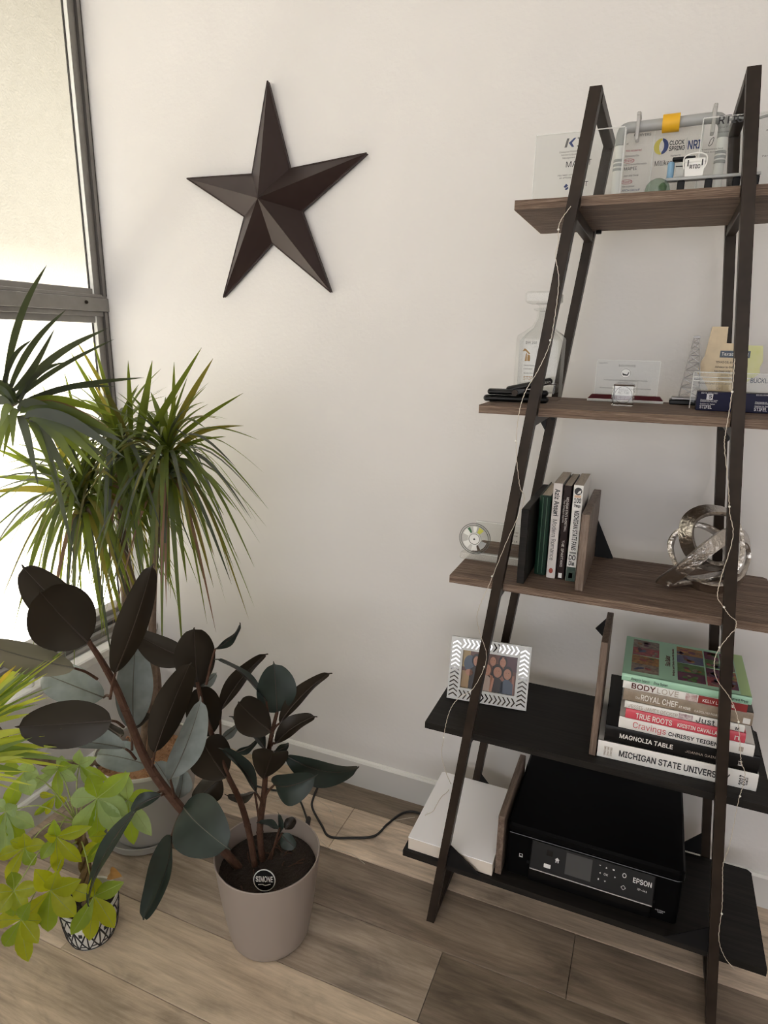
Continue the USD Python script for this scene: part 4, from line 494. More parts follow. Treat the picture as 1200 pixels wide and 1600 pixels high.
# ------------------------------------------------------------------ second shelf
Z2 = ZS[1] + .0004
t = thing('decanter', 'square glass decanter with a block stopper behind the left shelf leg', 'decanter', (1.430, -.2, Z2))
def squircle(hw, hd, r, z): 
    p = sbox(-hw + r, -hd + r, hw - r, hd - r).buffer(r, quad_segs=4); q = np.array(p.exterior.coords)[:-1]; return np.c_[q + [1.430, -.2], np.full(len(q), z)]
DECG = clear('decanter_glass', (.955, .96, .955), 1.5, .0)
lv = [(.0470, .034, .010, Z2), (.0490, .036, .011, Z2 + .006), (.0490, .036, .011, Z2 + .128), (.0475, .0345, .013, Z2 + .136), (.036, .027, .018, Z2 + .145), (.022, .018, .0165, Z2 + .156), (.0145, .0145, .0143, Z2 + .170), (.0125, .0125, .0123, Z2 + .185), (.0135, .0135, .0133, Z2 + .1875), (.0205, .0205, .0203, Z2 + .1895), (.0205, .0205, .0203, Z2 + .1925), (.0130, .0130, .0128, Z2 + .1935)]
rings = [squircle(*l) for l in lv]
def loft(rings):
    k = len(rings[0]); V = np.vstack(rings + [rings[0].mean(0)[None], rings[-1].mean(0)[None]]); F = []
    for i in range(len(rings) - 1):
        for q in range(k):
            q2 = (q + 1) % k; F += [(i * k + q, i * k + q2, (i + 1) * k + q2), (i * k + q, (i + 1) * k + q2, (i + 1) * k + q)]
    a = len(V) - 2
    for q in range(k):
        q2 = (q + 1) % k; F += [(a, q2, q), (a + 1, (len(rings) - 1) * k + q, (len(rings) - 1) * k + q2)]
    m = trimesh.Trimesh(V, F, process=False); m.fix_normals(); return m
inner = [squircle(*l) for l in [(.041, .028, .008, Z2 + .016), (.0425, .0295, .009, Z2 + .022), (.0425, .0295, .009, Z2 + .126), (.032, .023, .016, Z2 + .140), (.018, .0145, .0135, Z2 + .153), (.0095, .0095, .0093, Z2 + .172), (.0085, .0085, .0083, Z2 + .187)]]
im = loft(inner); im.invert()
part(t, 'bottle', cat_([loft(rings), im]), DECG, 35)
part(t, 'stopper', cat_([box(1.3955, 1.4645, -.2345, -.1655, Z2 + .2025, Z2 + .226, .004), lathe([(0, 0), (.008, 0), (.0105, .012), (.018, .0165), (0, .0165)], (1.430, -.2, Z2 + .1865), 24)]), DECG, 25)
DY = -.2366
GOLD = plain('gold_print', (.30, .17, .05), .5)
part(t, 'oil_pump', cat_([flat([(0, .010), (.003, .016), (.006, .016), (.016, .006), (.014, .004), (.006, .0115), (.004, .011)], (1.3985, DY, 1.394), (1, 0, 0), (0, 0, 1)), flat([(.0055, -.010), (.0075, .006), (.0095, .006), (.010, -.010)], (1.3985, DY, 1.394), (1, 0, 0), (0, 0, 1)), flat([(.011, -.010), (.011, .004), (.016, .002), (.017, -.010)], (1.3985, DY, 1.394), (1, 0, 0), (0, 0, 1))]), GOLD, False)
for z, s, h, w, m in ((1.4195, '$99,200', .0055, .024, INK_G), (1.3735, 'Permian Resources', .003, .024, INK_G), (1.3665, 'Corporation', .003, .018, INK_G), (1.3575, 'Exclusive Advisor', .003, .022, INK_G), (1.3445, 'STIFEL', .0075, .030, GOLD)):
    part(t, 'lettering', text_at(s, h, (1.4035, DY, z), width=w), m, False)

BLACKP = plain('black_tool', (.006, .006, .0065), .3, spec=.3)
def capsule(a, b, r, flatten=1.0):
    m = trimesh.creation.capsule(np.linalg.norm(np.subtract(b, a)), r, count=[16, 16]); d = np.subtract(b, a) / np.linalg.norm(np.subtract(b, a))
    z = d; y = np.array([0, 0, 1.]) - z * z[2]; y /= np.linalg.norm(y); x = np.cross(y, z); m.vertices[:, 0] *= flatten; return xf(m, np.c_[x, y, z], a)
t = thing('multitool', 'folded black pliers multitool lying on the second shelf, nose pointing left', 'multitool', (1.455, -.29, Z2))
part(t, 'handle', capsule((1.402, -.296, Z2 + .0070), (1.522, -.2815, Z2 + .0070), .0070, 1.7), BLACKP)
part(t, 'handle', capsule((1.405, -.295, Z2 + .0205), (1.517, -.2815, Z2 + .0200), .0065, 1.7), BLACKP)
part(t, 'jaws', hull([(1.3665, -.297, Z2 + .0160), (1.3665, -.2955, Z2 + .0180)] + [(1.402, y, z) for y in (-.306, -.286) for z in (Z2 + .0130, Z2 + .0270)] + [(1.422, y, z) for y in (-.306, -.286) for z in (Z2 + .0255, Z2 + .0290)]), BLACKP, False)
part(t, 'pivot', cyl((1.402, -.310, Z2 + .0200), (1.402, -.284, Z2 + .0200), .0062), STEEL)
t = thing('pocket_knife', 'black pocket knife propped on the multitool on the second shelf', 'knife', (1.47, -.288, Z2 + .027))
part(t, 'handle', capsule((1.427, -.2900, Z2 + .0355), (1.507, -.2830, Z2 + .0545), .0070, 1.3), BLACKP)
part(t, 'clip', tube([(1.465, -.2985, Z2 + .0410), (1.478, -.2975, Z2 + .0395), (1.487, -.2960, Z2 + .0430), (1.480, -.2965, Z2 + .0440)], .0009, 16, 6), STEEL)
part(t, 'lettering', text_at('EERS', .0045, (1.4585, -.2990, Z2 + .0395), xd=(.98, .08, .22), yd=(-.22, 0, .98), width=.0145), plain('knife_print', (.35, .34, .33), .5), False)

MAR = plain('maroon_lacquer', (.075, .010, .016), .3)
t = thing('deal_plaque', 'clear plaque with a round white seal on a maroon base, second shelf', 'plaque', (1.611, -.150, Z2))
part(t, 'base', hull([(x, y, Z2 + .0055 + z) for x, y, z in [(1.534, -.164, 0), (1.688, -.164, 0), (1.541, -.158, .0085), (1.681, -.158, .0085), (1.541, -.138, .0085), (1.681, -.138, .0085), (1.534, -.130, 0), (1.688, -.130, 0)]]), MAR, False)
part(t, 'base_trim', box(1.533, 1.689, -.165, -.129, Z2, Z2 + .0055, .0008), ACR_E, False)
plaque(t, 1.5465, 1.6745, -.1545, -.1445, Z2 + .0145, 1.3885)
edge(t, [((1.5465, -.1545, Z2 + .015), (1.5465, -.1545, 1.388)), ((1.6745, -.1545, Z2 + .015), (1.6745, -.1545, 1.388)), ((1.547, -.1545, 1.3885), (1.674, -.1545, 1.3885))])
part(t, 'seal', flat(ell(0, 0, .0115, .0105, 32), (1.6075, -.1550, 1.3615), (1, 0, 0), (0, 0, 1)), WHITE, False)
part(t, 'seal_drawing', cat_([flat([(-.007, .002), (-.006, -.004), (.004, -.005), (.0075, .003), (.005, .002), (.003, -.0025), (-.004, -.001)], (1.6075, -.1555, 1.3615), (1, 0, 0), (0, 0, 1)), flat(Polygon(ell(0, 0, .0105, .0095, 32)).difference(Polygon(ell(0, 0, .0098, .0088, 32))), (1.6075, -.1555, 1.3615), (1, 0, 0), (0, 0, 1))]), INK, False)
for z, s, h, w in ((1.3755, '$450,000,000', .0042, .034), (1.3455, 'The undersigned acted as Financial Advisor to the Company and its shareholders', .0026, .090), (1.3395, 'PARTNERS LLC', .0026, .030), (1.3285, 'This announcement appears as a matter of record only and has been registered', .0024, .105)):
    part(t, 'lettering', text_at(s, h, (1.6085, -.1548, z), width=w), INK_G, False) if False else part(t, 'lettering', text_at(s, h, (1.6085 - w / 2, -.1548, z), width=w), INK_G, False)
part(t, 'lettering', text_at('June 2015', .0024, (1.550, -.1548, 1.381), width=.018), INK_G, False)

t = thing('crystal_cube', 'small clear crystal cube in front of the maroon-based plaque', 'paperweight', (1.6115, -.244, Z2))
part(t, 'cube', box(1.5900, 1.6330, -.2650, -.2220, Z2, Z2 + .0430, .003), GLASS, False)
part(t, 'engraving', cat_([text_at('ACTIE', .005, (1.6115 - .011, -.2435, Z2 + .0235), width=.022), text_at('Partners', .003, (1.6115 - .009, -.2435, Z2 + .0300), width=.018), tube([(1.6115 + .0165 * math.cos(a), -.2435, Z2 + .0215 + .0165 * math.sin(a)) for a in np.linspace(0, 2 * math.pi, 24, endpoint=False)], .0005, 48, 5, closed=True)]), INK_G, False)

LATT = plain('lattice_silver', (.42, .41, .42), .4, .5)
t = thing('derrick_model', 'silver lattice oil derrick model on a black base', 'model', (1.735, -.135, Z2))
part(t, 'base', box(1.700, 1.775, -.160, -.110, Z2, Z2 + .010, .002), BLACKP, False); part(t, 'platform', box(1.704, 1.771, -.156, -.114, Z2 + .010, Z2 + .0145, .001), LATT, False)
cx, cy, zb, zt = 1.738, -.135, Z2 + .0145, 1.437
def dpt(sx, sy, f): w = .0205 * (1 - f) + .0055 * f; return (cx + sx * w, cy + sy * w * .8, zb + (zt - zb) * f)
LV = [0, .17, .32, .46, .59, .71, .82, .92, 1.0]
seg = [tube([dpt(a, b, 0), dpt(a, b, 1)], .0011, 2, 6, smoothit=False) for a in (-1, 1) for b in (-1, 1)]
part(t, 'legs', cat_(seg), LATT)
br = []
for f0, f1 in zip(LV[:-1], LV[1:]):
    for (a, b), (c, d) in (((-1, -1), (1, -1)), ((1, -1), (1, 1)), ((1, 1), (-1, 1)), ((-1, 1), (-1, -1))):
        br += [tube([dpt(a, b, f0), dpt(c, d, f1)], .0006, 2, 5, smoothit=False), tube([dpt(c, d, f0), dpt(a, b, f1)], .0006, 2, 5, smoothit=False), tube([dpt(a, b, f1), dpt(c, d, f1)], .0007, 2, 5, smoothit=False)]
part(t, 'bracing', cat_(br), LATT, False); part(t, 'crown_block', box(cx - .007, cx + .007, cy - .006, cy + .006, zt, zt + .004, .0008), LATT, False)

t = thing('map_plaque', 'state-shaped plaque in tan and lime behind the right shelf leg', 'plaque', (1.81, -.105, Z2))
outline = Polygon([(1.775, Z2), (1.775, 1.33), (1.762, 1.352), (1.748, 1.366), (1.7535, 1.389), (1.7585, 1.400), (1.7655, 1.4605), (1.7955, 1.4605), (1.7965, 1.428), (1.820, 1.4265), (1.845, 1.4235), (1.8640, 1.4235), (1.8665, 1.405), (1.868, 1.392), (1.864, 1.38), (1.866, 1.368), (1.835, 1.342), (1.828, Z2)])
part(t, 'map_left', prism(outline.intersection(sbox(1.7, 1.2, 1.8235, 1.5)), 'y', -.110, -.102), plain('map_tan', (.70, .56, .36), .4, vary=((.58, .46, .30), 60, .3)), False)
part(t, 'map_right', prism(outline.intersection(sbox(1.8235, 1.2, 1.9, 1.5)), 'y', -.110, -.102), plain('map_lime', (.56, .58, .22), .4, vary=((.62, .62, .36), 40, .3)), False)
part(t, 'label_panel', box(1.787, 1.843, -.1112, -.1101, 1.3985, 1.4125), plain('label_slate', (.06, .085, .12), .5), False)
part(t, 'lettering', text_at('Texas Capital', .0065, (1.790, -.1116, 1.4025), width=.050), WHITE, False)
for z, s, w in ((1.387, 'TEXAS OIL & GAS Report', .058), (1.377, 'Advisor to Seller', .04), (1.3685, 'has been sold', .03)): part(t, 'lettering', text_at(s, .0042, (1.781, -.1104, z), width=w), INK, False)

t = thing('acrylic_block', 'long clear acrylic block with faint lettering above the navy boxes', 'award', (1.815, -.215, Z2))
plaque(t, 1.7375, 1.888, -.230, -.200, Z2, 1.3715)
edge(t, [((1.7375, -.230, Z2), (1.7375, -.230, 1.371)), ((1.738, -.230, 1.3715), (1.887, -.230, 1.3715)), ((1.738, -.230, 1.3620), (1.887, -.230, 1.3620)), ((1.738, -.230, 1.3545), (1.887, -.230, 1.3545))])
part(t, 'lettering', text_at('BUCKLER', .0085, (1.8375, -.2306, 1.3545), width=.040, bold=True), plain('slate_print', (.13, .15, .19), .5), False)
for z, s, x, w in ((1.3655, 'Advised Partners', 1.785, .028), (1.3590, 'Acquisition Co', 1.781, .030), (1.3490, 'The undersigned acted as advisor', 1.747, .060), (1.3395, 'LV', 1.7815, .007)): part(t, 'lettering', text_at(s, .0036, (x, -.2306, z), width=w), INK_G, False)
NAVY = plain('navy_card', (.005, .005, .032), .45, spec=.2)
SILV = plain('silver_print', (.62, .62, .66), .4)
for k, (x0, x1, lab) in enumerate(((1.7470, 1.8245, 'navy gift box with a silver square logo, left of the right shelf leg'), (1.8265, 1.8860, 'navy gift box at the right end of the second shelf'))):
    t = thing('gift_box', lab, 'box', ((x0 + x1) / 2, -.25, Z2), 'navy gift boxes')
    part(t, 'box_body', box(x0, x1, -.2690, -.2330, Z2, Z2 + .0355, .001), NAVY, False)
    x = x0 + .0065
    y = -.2694
    if k == 0:
        part(t, 'logo', flat(sbox(-.0045, -.0045, .0045, .0045).buffer(.001), (x + .0155, y, Z2 + .0265), (1, 0, 0), (0, 0, 1)), SILV, False)
        part(t, 'logo_letter', text_at('S', .0065, (x + .0135, y - .0004, Z2 + .0235), bold=True), NAVY, False)
    for z, s, h, w in ((.0322, '$250,000,000', .0026, .028), (.0190, 'Stackpole of Texas', .0026, .030), (.0165, 'Independent Mining', .0026, .028), (.0115, 'Advisor to Seller', .0026, .026), (.0040, 'STIFEL', .0062, .0215)):
        if k == 1: x = x0 + .020
        part(t, 'lettering', text_at(s, h, (x, y, Z2 + z), width=w, bold=h > .005), SILV, False)

# ------------------------------------------------------------------ third shelf
Z3 = ZS[2] + .0004
t = thing('tape_award', 'clear acrylic award holding a coiled reel, left end of the third shelf', 'award', (1.36, -.26, Z3))
part(t, 'foot_bar', box(1.290, 1.440, -.272, -.246, Z3, Z3 + .0145, .003), ACR_M, False)
plaque(t, 1.324, 1.438, -.266, -.254, Z3 + .0145, 1.0235); edge(t, [((1.325, -.266, 1.0235), (1.437, -.266, 1.0235)), ((1.325, -.266, Z3 + .016), (1.437, -.266, Z3 + .016))])
def disc(r, y0, y1, c=(1.3240, .9825)): return cyl((c[0], y0, c[1]), (c[0], y1, c[1]), r, 48)
part(t, 'reel', disc(.0365, -.270, -.2665), ACR, 30)
part(t, 'reel_rim', cat_([tube([(1.3240 + r * math.cos(a), -.2705, .9825 + r * math.sin(a)) for a in np.linspace(0, 2 * math.pi, 40, endpoint=False)], .0008, 60, 5, closed=True) for r in (.0362, .032)]), INK_G)
part(t, 'hub', cat_([disc(.0150, -.2745, -.2702)]), WHITE); part(t, 'hub_ring', tube([(1.3240 + .0125 * math.cos(a), -.2746, .9825 + .0125 * math.sin(a)) for a in np.linspace(0, 2 * math.pi, 30, endpoint=False)], .0007, 48, 5, closed=True), INK_G)
def wedge(a0, a1, r0, r1): 
    A = np.radians(np.linspace(a0, a1, 6)); return [(r1 * math.cos(a), r1 * math.sin(a)) for a in A] + [(r0 * math.cos(a), r0 * math.sin(a)) for a in A[::-1]]
for a0, a1, m in ((80, 100, WHITE), (115, 128, plain('reel_green', (.04, .14, .06), .5)), (45, 70, plain('reel_yellow', (.55, .55, .08), .5)), (130, 160, WHITE), (200, 235, WHITE), (255, 285, WHITE), (300, 345, PIPE)):
    part(t, 'spoke', flat(wedge(a0, a1, .0155, .029), (1.3240, -.2703, .9825), (1, 0, 0), (0, 0, 1)), m, False)
part(t, 'emblem', flat([(-.003, -.002), (.003, -.002), (0, .003)], (1.3240, -.2747, .9825), (1, 0, 0), (0, 0, 1)), INK, False)
for z, s in ((1.006, 'Has acquired'), (.9985, 'from the owner'), (.985, 'CASTLE'), (.978, 'Advisor'), (.966, 'MATERIALS')): part(t, 'lettering', text_at(s, .0035, (1.392, -.2664, z), width=.03), INK_G, False)

def bookend(label, x0, x1, z0, h, mat, tri=None, y0=-.376, y1=-.112, plate=True):
    t = thing('bookend', label, 'bookend', ((x0 + x1) / 2, (y0 + y1) / 2, z0), 'bookends on the shelves')
    part(t, 'panel', box(x0, x1, y0, y1, z0, z0 + h, .0012), mat, False)
    if tri: part(t, 'brace', prism(tri, 'y', -.118, -.115) if len(tri[0]) == 2 else hull(tri), BLACKMETAL, False)
    return t
SH_V = wood('bookend_wood', [(.07, .048, .036), (.13, .092, .07), (.20, .148, .118), (.28, .22, .18)], .5, (60, 40, 3.0), bump=.35)
bookend('black bookend panel at the left of the standing books', 1.4455, 1.4612, Z3, .1625, SH_B, y0=-.375)
bookend('brown wood bookend at the right of the standing books', 1.5635, 1.5800, Z3, .1625, SH_V, [(1.5802, Z3), (1.5802, 1.020), (1.622, Z3 + .003), (1.622, Z3)], y0=-.366)

def book(name, label, w, th, d, at, cover, rotz=0.0, upright=False, soft=False, spine=None, tilt=0.0, group=None, texts=(), bands=(), pages=None, top=None):
    """local frame: x along the spine, -y the spine's face, z the thickness"""
    t = thing(name, label, 'book', at, 'books standing between the bookends' if upright else 'books in the stack')
    cv = .0022 if not soft else .0008
    spine = spine or cover
    up = np.array([[0, 0, 1.], [0, 1, 0], [-1, 0, 0]]) if upright else np.eye(3)
    c, s = math.cos(rotz), math.sin(rotz); Rz = np.array([[c, -s, 0], [s, c, 0], [0, 0, 1]]); Rm = Rz @ up; o = np.array(at, float)
    if upright: o = o + np.array([0, 0, w])
    put = lambda m: xf(m, Rm, o)
    part(t, 'cover', put(cat_([box(0, w, .0005, d, 0, cv, .0004), box(0, w, .0005, d, th - cv, th, .0004)])), top or cover, False)
    hs = [(0, z) for z in ()]
    k = 7; a = np.linspace(0, math.pi, k); bulge = .0015 if soft else .003
    prof = [(-bulge * math.sin(q) + .001, th / 2 - th / 2 * math.cos(q)) for q in a]; prof += [(.0035, th), (.0035, 0)]
    part(t, 'spine', put(prism([(y, z) for y, z in prof], 'x', 0, w)), spine, 40)
    ins = .0006 if soft else .003
    part(t, 'pages', put(box(ins, w - ins, .0036, d - ins, cv, th - cv)), PAGES_V if upright else PAGES, False)
    yy = -bulge + .0008
    for (x0, x1, z0, z1, m) in bands: part(t, 'spine_band', put(box(x0, x1, yy - .0002, yy + .0012, z0, z1)), m, False)
    for (sx, x, z, h, wd, m, b) in texts:
        part(t, 'lettering', put(text_at(sx, h, (x, yy - .0004, z), width=wd, bold=b, depth=.0003)), m, False)
    return t, put
CREAM = plain('cream_spine', (.66, .62, .60), .55); DKGREEN = plain('dark_green_cloth', (.006, .026, .016), .35, spec=.3); BLACKC = plain('black_cover', (.006, .0055, .0055), .4, spec=.25)
DKRED = plain('dark_red_spine', (.016, .006, .006), .45, spec=.25); WHITEC = plain('white_cover', (.78, .77, .75), .4); SPARTAN = plain('spine_green', (.03, .06, .045), .45)
ST = 'books standing between the bookends'
book('book', 'dark green hardback at the left of the standing books', .178, .0240, .150, (1.4690, -.300, Z3), DKGREEN, upright=True, bands=[(.004, .174, .007, .0085, plain('green_edge', (.05, .12, .075), .3)), (.004, .174, .0155, .017, MATS['green_edge'])], group=None)
t, put = book('book', 'cream paperback with a red oval at the foot of its spine', .2095, .0185, .137, (1.4972, -.3125, Z3), CREAM, upright=True, soft=True, texts=[('Aziz Ansari', .012, .0045, .0095, .058, INK, True), ('Modern Romance', .078, .0045, .0090, .091, INK_G, False)])
part(t, 'oval', put(flat(ell(.1925, .0092, .0058, .0042), (0, -.0011, 0), (1, 0, 0), (0, 0, 1))), plain('oval_red', (.30, .05, .03), .5), False)
book('book', 'thin dark paperback between the two white-spined books', .206, .0155, .140, (1.5185, -.3110, Z3), DKRED, upright=True, soft=True, texts=[('MICHIGAN STATE BASKETBALL', .024, .0075, .0045, .075, plain('pale_print', (.5, .47, .45), .5), True), ('The Greatest Games', .030, .0020, .0040, .05, MATS['pale_print'], False), ('THE SPARTANS', .118, .0055, .0050, .06, MATS['pale_print'], True)], bands=[(.192, .203, .004, .0115, WHITEC)])
t, put = book('book', 'white paperback with a green foot against the wood bookend', .210, .0195, .140, (1.5385, -.3150, Z3), WHITEC, upright=True, soft=True, bands=[(.178, .2098, .0006, .0189, SPARTAN), (.191, .203, .0055, .0135, WHITEC), (.021, .026, .003, .016, plain('peach_band', (.62, .42, .30), .5))],
     texts=[('MICHIGAN STATE FANS', .054, .0060, .0090, .086, INK, True)])
for s, x, z, w_, h in (('100', .036, .0030, .014, .0095), ('Things', .045, .0035, .013, .006), ('THINGS', .147, .0035, .013, .004), ('DO', .1605, .0030, .0135, .0105), ('Die', .173, .0040, .011, .0095)):
    part(t, 'lettering', put(text_at(s, h, (x + .001, -.0012, z), xd=(0, 0, 1), yd=(-1, 0, 0), width=w_, bold=True)), INK, False)
part(t, 'emblem', put(cat_([flat(Polygon(ell(0, 0, .0075, .0080)).difference(Polygon([(-.002, -.006), (.005, -.004), (.006, .003), (.001, .000)])), (.0125, -.0012, .0097), (0, 0, 1), (-1, 0, 0))])), INK, False)

HAMMER = plain('hammered_silver', (.50, .47, .44), .24, 1.0, bump=(110, .45, .006))
t = thing('knot_sculpture', 'hammered silver metal knot sculpture on the third shelf', 'sculpture', (1.808, -.235, Z3))
kp = np.array(KNOT); kp[:, 2] = np.maximum(kp[:, 2], Z3 + .0150)
sec = [(-.0140, -.0045), (.0140, -.0045), (.0152, 0), (.0140, .0045), (-.0140, .0045), (-.0152, 0)]
part(t, 'band', tube(kp, 1.0, 320, section=sec, closed=True), HAMMER, 40)

# ------------------------------------------------------------------ fourth shelf
Z4 = ZS[3] + .0004
t = thing('photo_frame', 'mirrored chevron picture frame holding a photo of a group of friends', 'picture frame', (1.37, -.25, Z4))
FW, FH = .196, .156
fx = np.array([1, .105, 0]); fx /= np.linalg.norm(fx); fzv = np.array([-.02, .26, .96]); fzv -= fx * (fzv @ fx); fzv /= np.linalg.norm(fzv); fn = np.cross(fx, fzv)
FO = np.array([1.2735, -.2665, Z4 + .001]); FR = np.c_[fx, fzv, fn]
pf = lambda m: xf(m, FR, FO)
FRAME_M = plain('frame_silver', (.46, .46, .45), .35, .2); MIRROR = plain('frame_mirror', (.80, .80, .80), .05, 1.0)
fw = .031
part(t, 'backing', pf(box(.004, FW - .004, .004, FH - .004, -.010, -.003)), BLACKMETAL, False)
part(t, 'frame', pf(prism(sbox(0, 0, FW, FH).difference(sbox(fw, fw, FW - fw, FH - fw)), 'z', -.004, .004)), FRAME_M, False)
part(t, 'easel_leg', hull([tuple(FR @ np.array(p) + FO) for p in ((.08, .11, -.010), (.116, .11, -.010), (.08, .112, -.013), (.116, .112, -.013))] + [(1.35, -.165, Z4), (1.386, -.162, Z4), (1.35, -.162, Z4), (1.386, -.159, Z4)]), BLACKMETAL, False)
chev = []
def chevron(x, y, s, horiz):
    a = .0105; w = .0034
    p = [(-s * .5, -a), (0, -a), (s * .5, 0), (0, a), (-s * .5, a), (0, 0)]
    p = [(-.006, -a), (-.0025, -a), (.0045, 0), (-.0025, a), (-.006, a), (.001, 0)]
    if not horiz: p = [(v, u) for u, v in p]
    return flat(affinity.translate(Polygon(p), x, y), (0, 0, .0041), (1, 0, 0), (0, 1, 0), .0004)
for x in np.arange(.034, FW - .03, .0108):
    for y in (.0145, FH - .0145): chev.append(chevron(x, y, .01, True))
for y in np.arange(.013, FH - .008, .0108):
    for x in (.0145, FW - .0145): chev.append(chevron(x, y, .01, False))
part(t, 'chevron_inlay', pf(cat_(chev)), MIRROR, False, kind='stuff')
pw, ph = FW - 2 * fw, FH - 2 * fw
PH = lambda c, n=[0]: (n.__setitem__(0, n[0] + 1), plain(f'photo_tone_{"abcdefghijklmnopq"[n[0] - 1]}', c, .3))[1]
def ph_flat(poly, m, lvl):
    q = Polygon(poly).intersection(sbox(0, 0, 1, 1)); q = affinity.scale(q, pw, ph, origin=(0, 0))
    if not q.is_empty: part(ph_path, 'print_area', pf(flat(affinity.translate(q, fw, fw), (0, 0, -.0028 + lvl * .00025), (1, 0, 0), (0, 1, 0), .0002)), m, False)
skin, dark, room, navy_, tan, grey, skin2, wine = PH((.36, .17, .11)), PH((.018, .012, .012)), PH((.11, .045, .035)), PH((.06, .08, .12)), PH((.30, .19, .085)), PH((.33, .25, .21)), PH((.26, .11, .075)), PH((.07, .025, .035))
ph_path = part(t, 'photo', pf(box(fw - .001, FW - fw + .001, fw - .001, FH - fw + .001, -.0031, -.0028)), room, False)
ph_flat(rect(0, .55, .14, 1), PH((.35, .24, .10)), 1); ph_flat(rect(0, 0, .2, .45), tan, 1); ph_flat(rect(.75, .6, 1, 1), wine, 1); ph_flat(ell(.14, .66, .11, .22), navy_, 2); ph_flat(ell(.14, .42, .07, .09), skin, 3); ph_flat([(.14, 0), (.16, .42), (.30, .42), (.30, 0)], dark, 2)
for cx_, cy_, hw, hr, hair, top_, lvl in ((.26, .74, .06, .13, dark, dark, 2), (.56, .80, .055, .12, skin2, dark, 2), (.74, .80, .055, .12, dark, skin2, 2), (.46, .56, .075, .15, skin2, grey, 4), (.66, .54, .075, .14, dark, dark, 4), (.84, .52, .07, .14, dark, navy_, 4)):
    ph_flat(ell(cx_, cy_ + .02, hw + .025, hr + .05), hair if hair is not skin2 else PH((.09, .04, .025)) if 'photo_tone_j' not in MATS else MATS['photo_tone_j'], lvl)
    ph_flat([(cx_ - .12, 0), (cx_ - .11, cy_ - hr - .10), (cx_ - .03, cy_ - hr), (cx_ + .03, cy_ - hr), (cx_ + .11, cy_ - hr - .10), (cx_ + .12, 0)], top_, lvl + 1)
    ph_flat(ell(cx_, cy_, hw, hr), skin, lvl + 2)
    for dx in (-.022, .022): ph_flat(ell(cx_ + dx, cy_ + .03, .006, .008, 8), dark, lvl + 3)
    ph_flat(ell(cx_, cy_ - .07, .018, .006, 8), grey, lvl + 3)
ph_flat([(.55, .12), (.58, .42), (.50, .46), (.53, .40)], skin, 6); ph_flat([(.58, 0), (.61, .36), (.55, .42), (.53, 0)], skin, 6); ph_flat([(.50, .6), (.56, .85), (.60, .84), (.55, .58)], skin2, 3); ph_flat([(.70, .62), (.72, .95), (.76, .95), (.76, .62)], skin2, 3); ph_flat(rect(.93, 0, .97, .5), skin2, 3)

bookend('tall brown wood bookend standing left of the stacked books', 1.6265, 1.6405, Z4, .268, SH_V, [(1.6264, Z4 + .165), (1.6264, Z4 + .225), (1.600, Z4 + .190)], y0=-.3615, y1=-.1900)

PINK = plain('pink_cover', (.62, .075, .11), .4); MINT = plain('mint_cover', (.36, .62, .46), .45); MINT2 = plain('lime_mint', (.40, .58, .27), .45)
SEPIA = plain('sepia_photo', (.20, .155, .115), .45, vary=((.36, .29, .22), 45, .25)); RED = plain('red_spine', (.26, .022, .022), .4)
PINKI = plain('pink_ink', (.55, .12, .14), .5); GREYT = plain('warm_grey_ink', (.42, .36, .31), .5); BROWNI = plain('brown_ink', (.10, .03, .025), .5)
SILV2 = plain('white_print', (.80, .78, .75), .5)
zz = Z4
def stack(label, x0, x1, y, th, d, cover, texts=(), bands=(), rot=0.0, soft=False, top=None, gap=.0003):
    global zz
    r = book('book', label, x1 - x0, th, d, (x0, y, zz), cover, rot, False, soft, texts=texts, bands=bands, top=top)
    zz += th + gap; return r
b0, p0 = stack('thick white yearbook at the bottom of the book stack', 1.6430, 1.9490, -.3590, .0400, .228, WHITEC, rot=.03, texts=[('MICHIGAN STATE UNIVERSITY', .044, .0130, .0140, .212, INK, True)])
part(b0, 'lettering', p0(text_at('2017', .0105, (.2835, -.0026, .0095), xd=(0, 0, 1), yd=(-1, 0, 0), width=.022, bold=True)), INK, False)
part(b0, 'lettering', p0(text_at('VOLUME 107', .0035, (.2885, -.0026, .0115), xd=(0, 0, 1), yd=(-1, 0, 0), width=.018)), INK, False)
for k in range(3): part(b0, 'lettering', p0(text_at('SPARTANS', .004, (.0175 + .0062 * k, -.0026, .008), xd=(0, 0, 1), yd=(-1, 0, 0), width=.022)), GREYT, False)
stack('black cookbook second from the bottom of the book stack', 1.6540, 1.9460, -.3560, .0385, .235, BLACKC, rot=.02, texts=[('MAGNOLIA TABLE', .030, .0155, .0098, .104, SILV2, True), ('JOANNA GAINES', .158, .0150, .0055, .066, GREYT, False), ('III', .255, .012, .0100, .007, SILV2, True)])
stack('white cookbook with red script on its spine, third from the bottom', 1.6790, 1.9320, -.3560, .0262, .215, WHITEC, rot=.0, texts=[('Cravings', .028, .0080, .0135, .064, PINKI, False), ('CHRISSY TEIGEN', .097, .0075, .0085, .092, INK, True)], bands=[(.226, .234, .008, .018, GREYT)])
stack('bright pink book in the middle of the stack', 1.6900, 1.9130, -.3580, .0225, .205, PINK, texts=[('TRUE ROOTS', .020, .0060, .0115, .070, SILV2, True), ('KRISTIN CAVALLARI', .100, .0072, .0080, .082, SILV2, True), ('n', .204, .0060, .0120, .008, SILV2, False)])
stack('thin white book with tan lettering just above the pink book', 1.6860, 1.9090, -.3570, .0165, .200, WHITEC, rot=.0, texts=[('JESSIE JAMES DECKER', .008, .0045, .0075, .094, GREYT, False), ('Just', .136, .0030, .0120, .034, INK, False), ('M', .207, .004, .0065, .006, INK, True)], bands=[(.104, .130, .0025, .0140, plain('floral_strip', (.25, .12, .17), .5, vary=((.7, .66, .66), 200, .2)))])
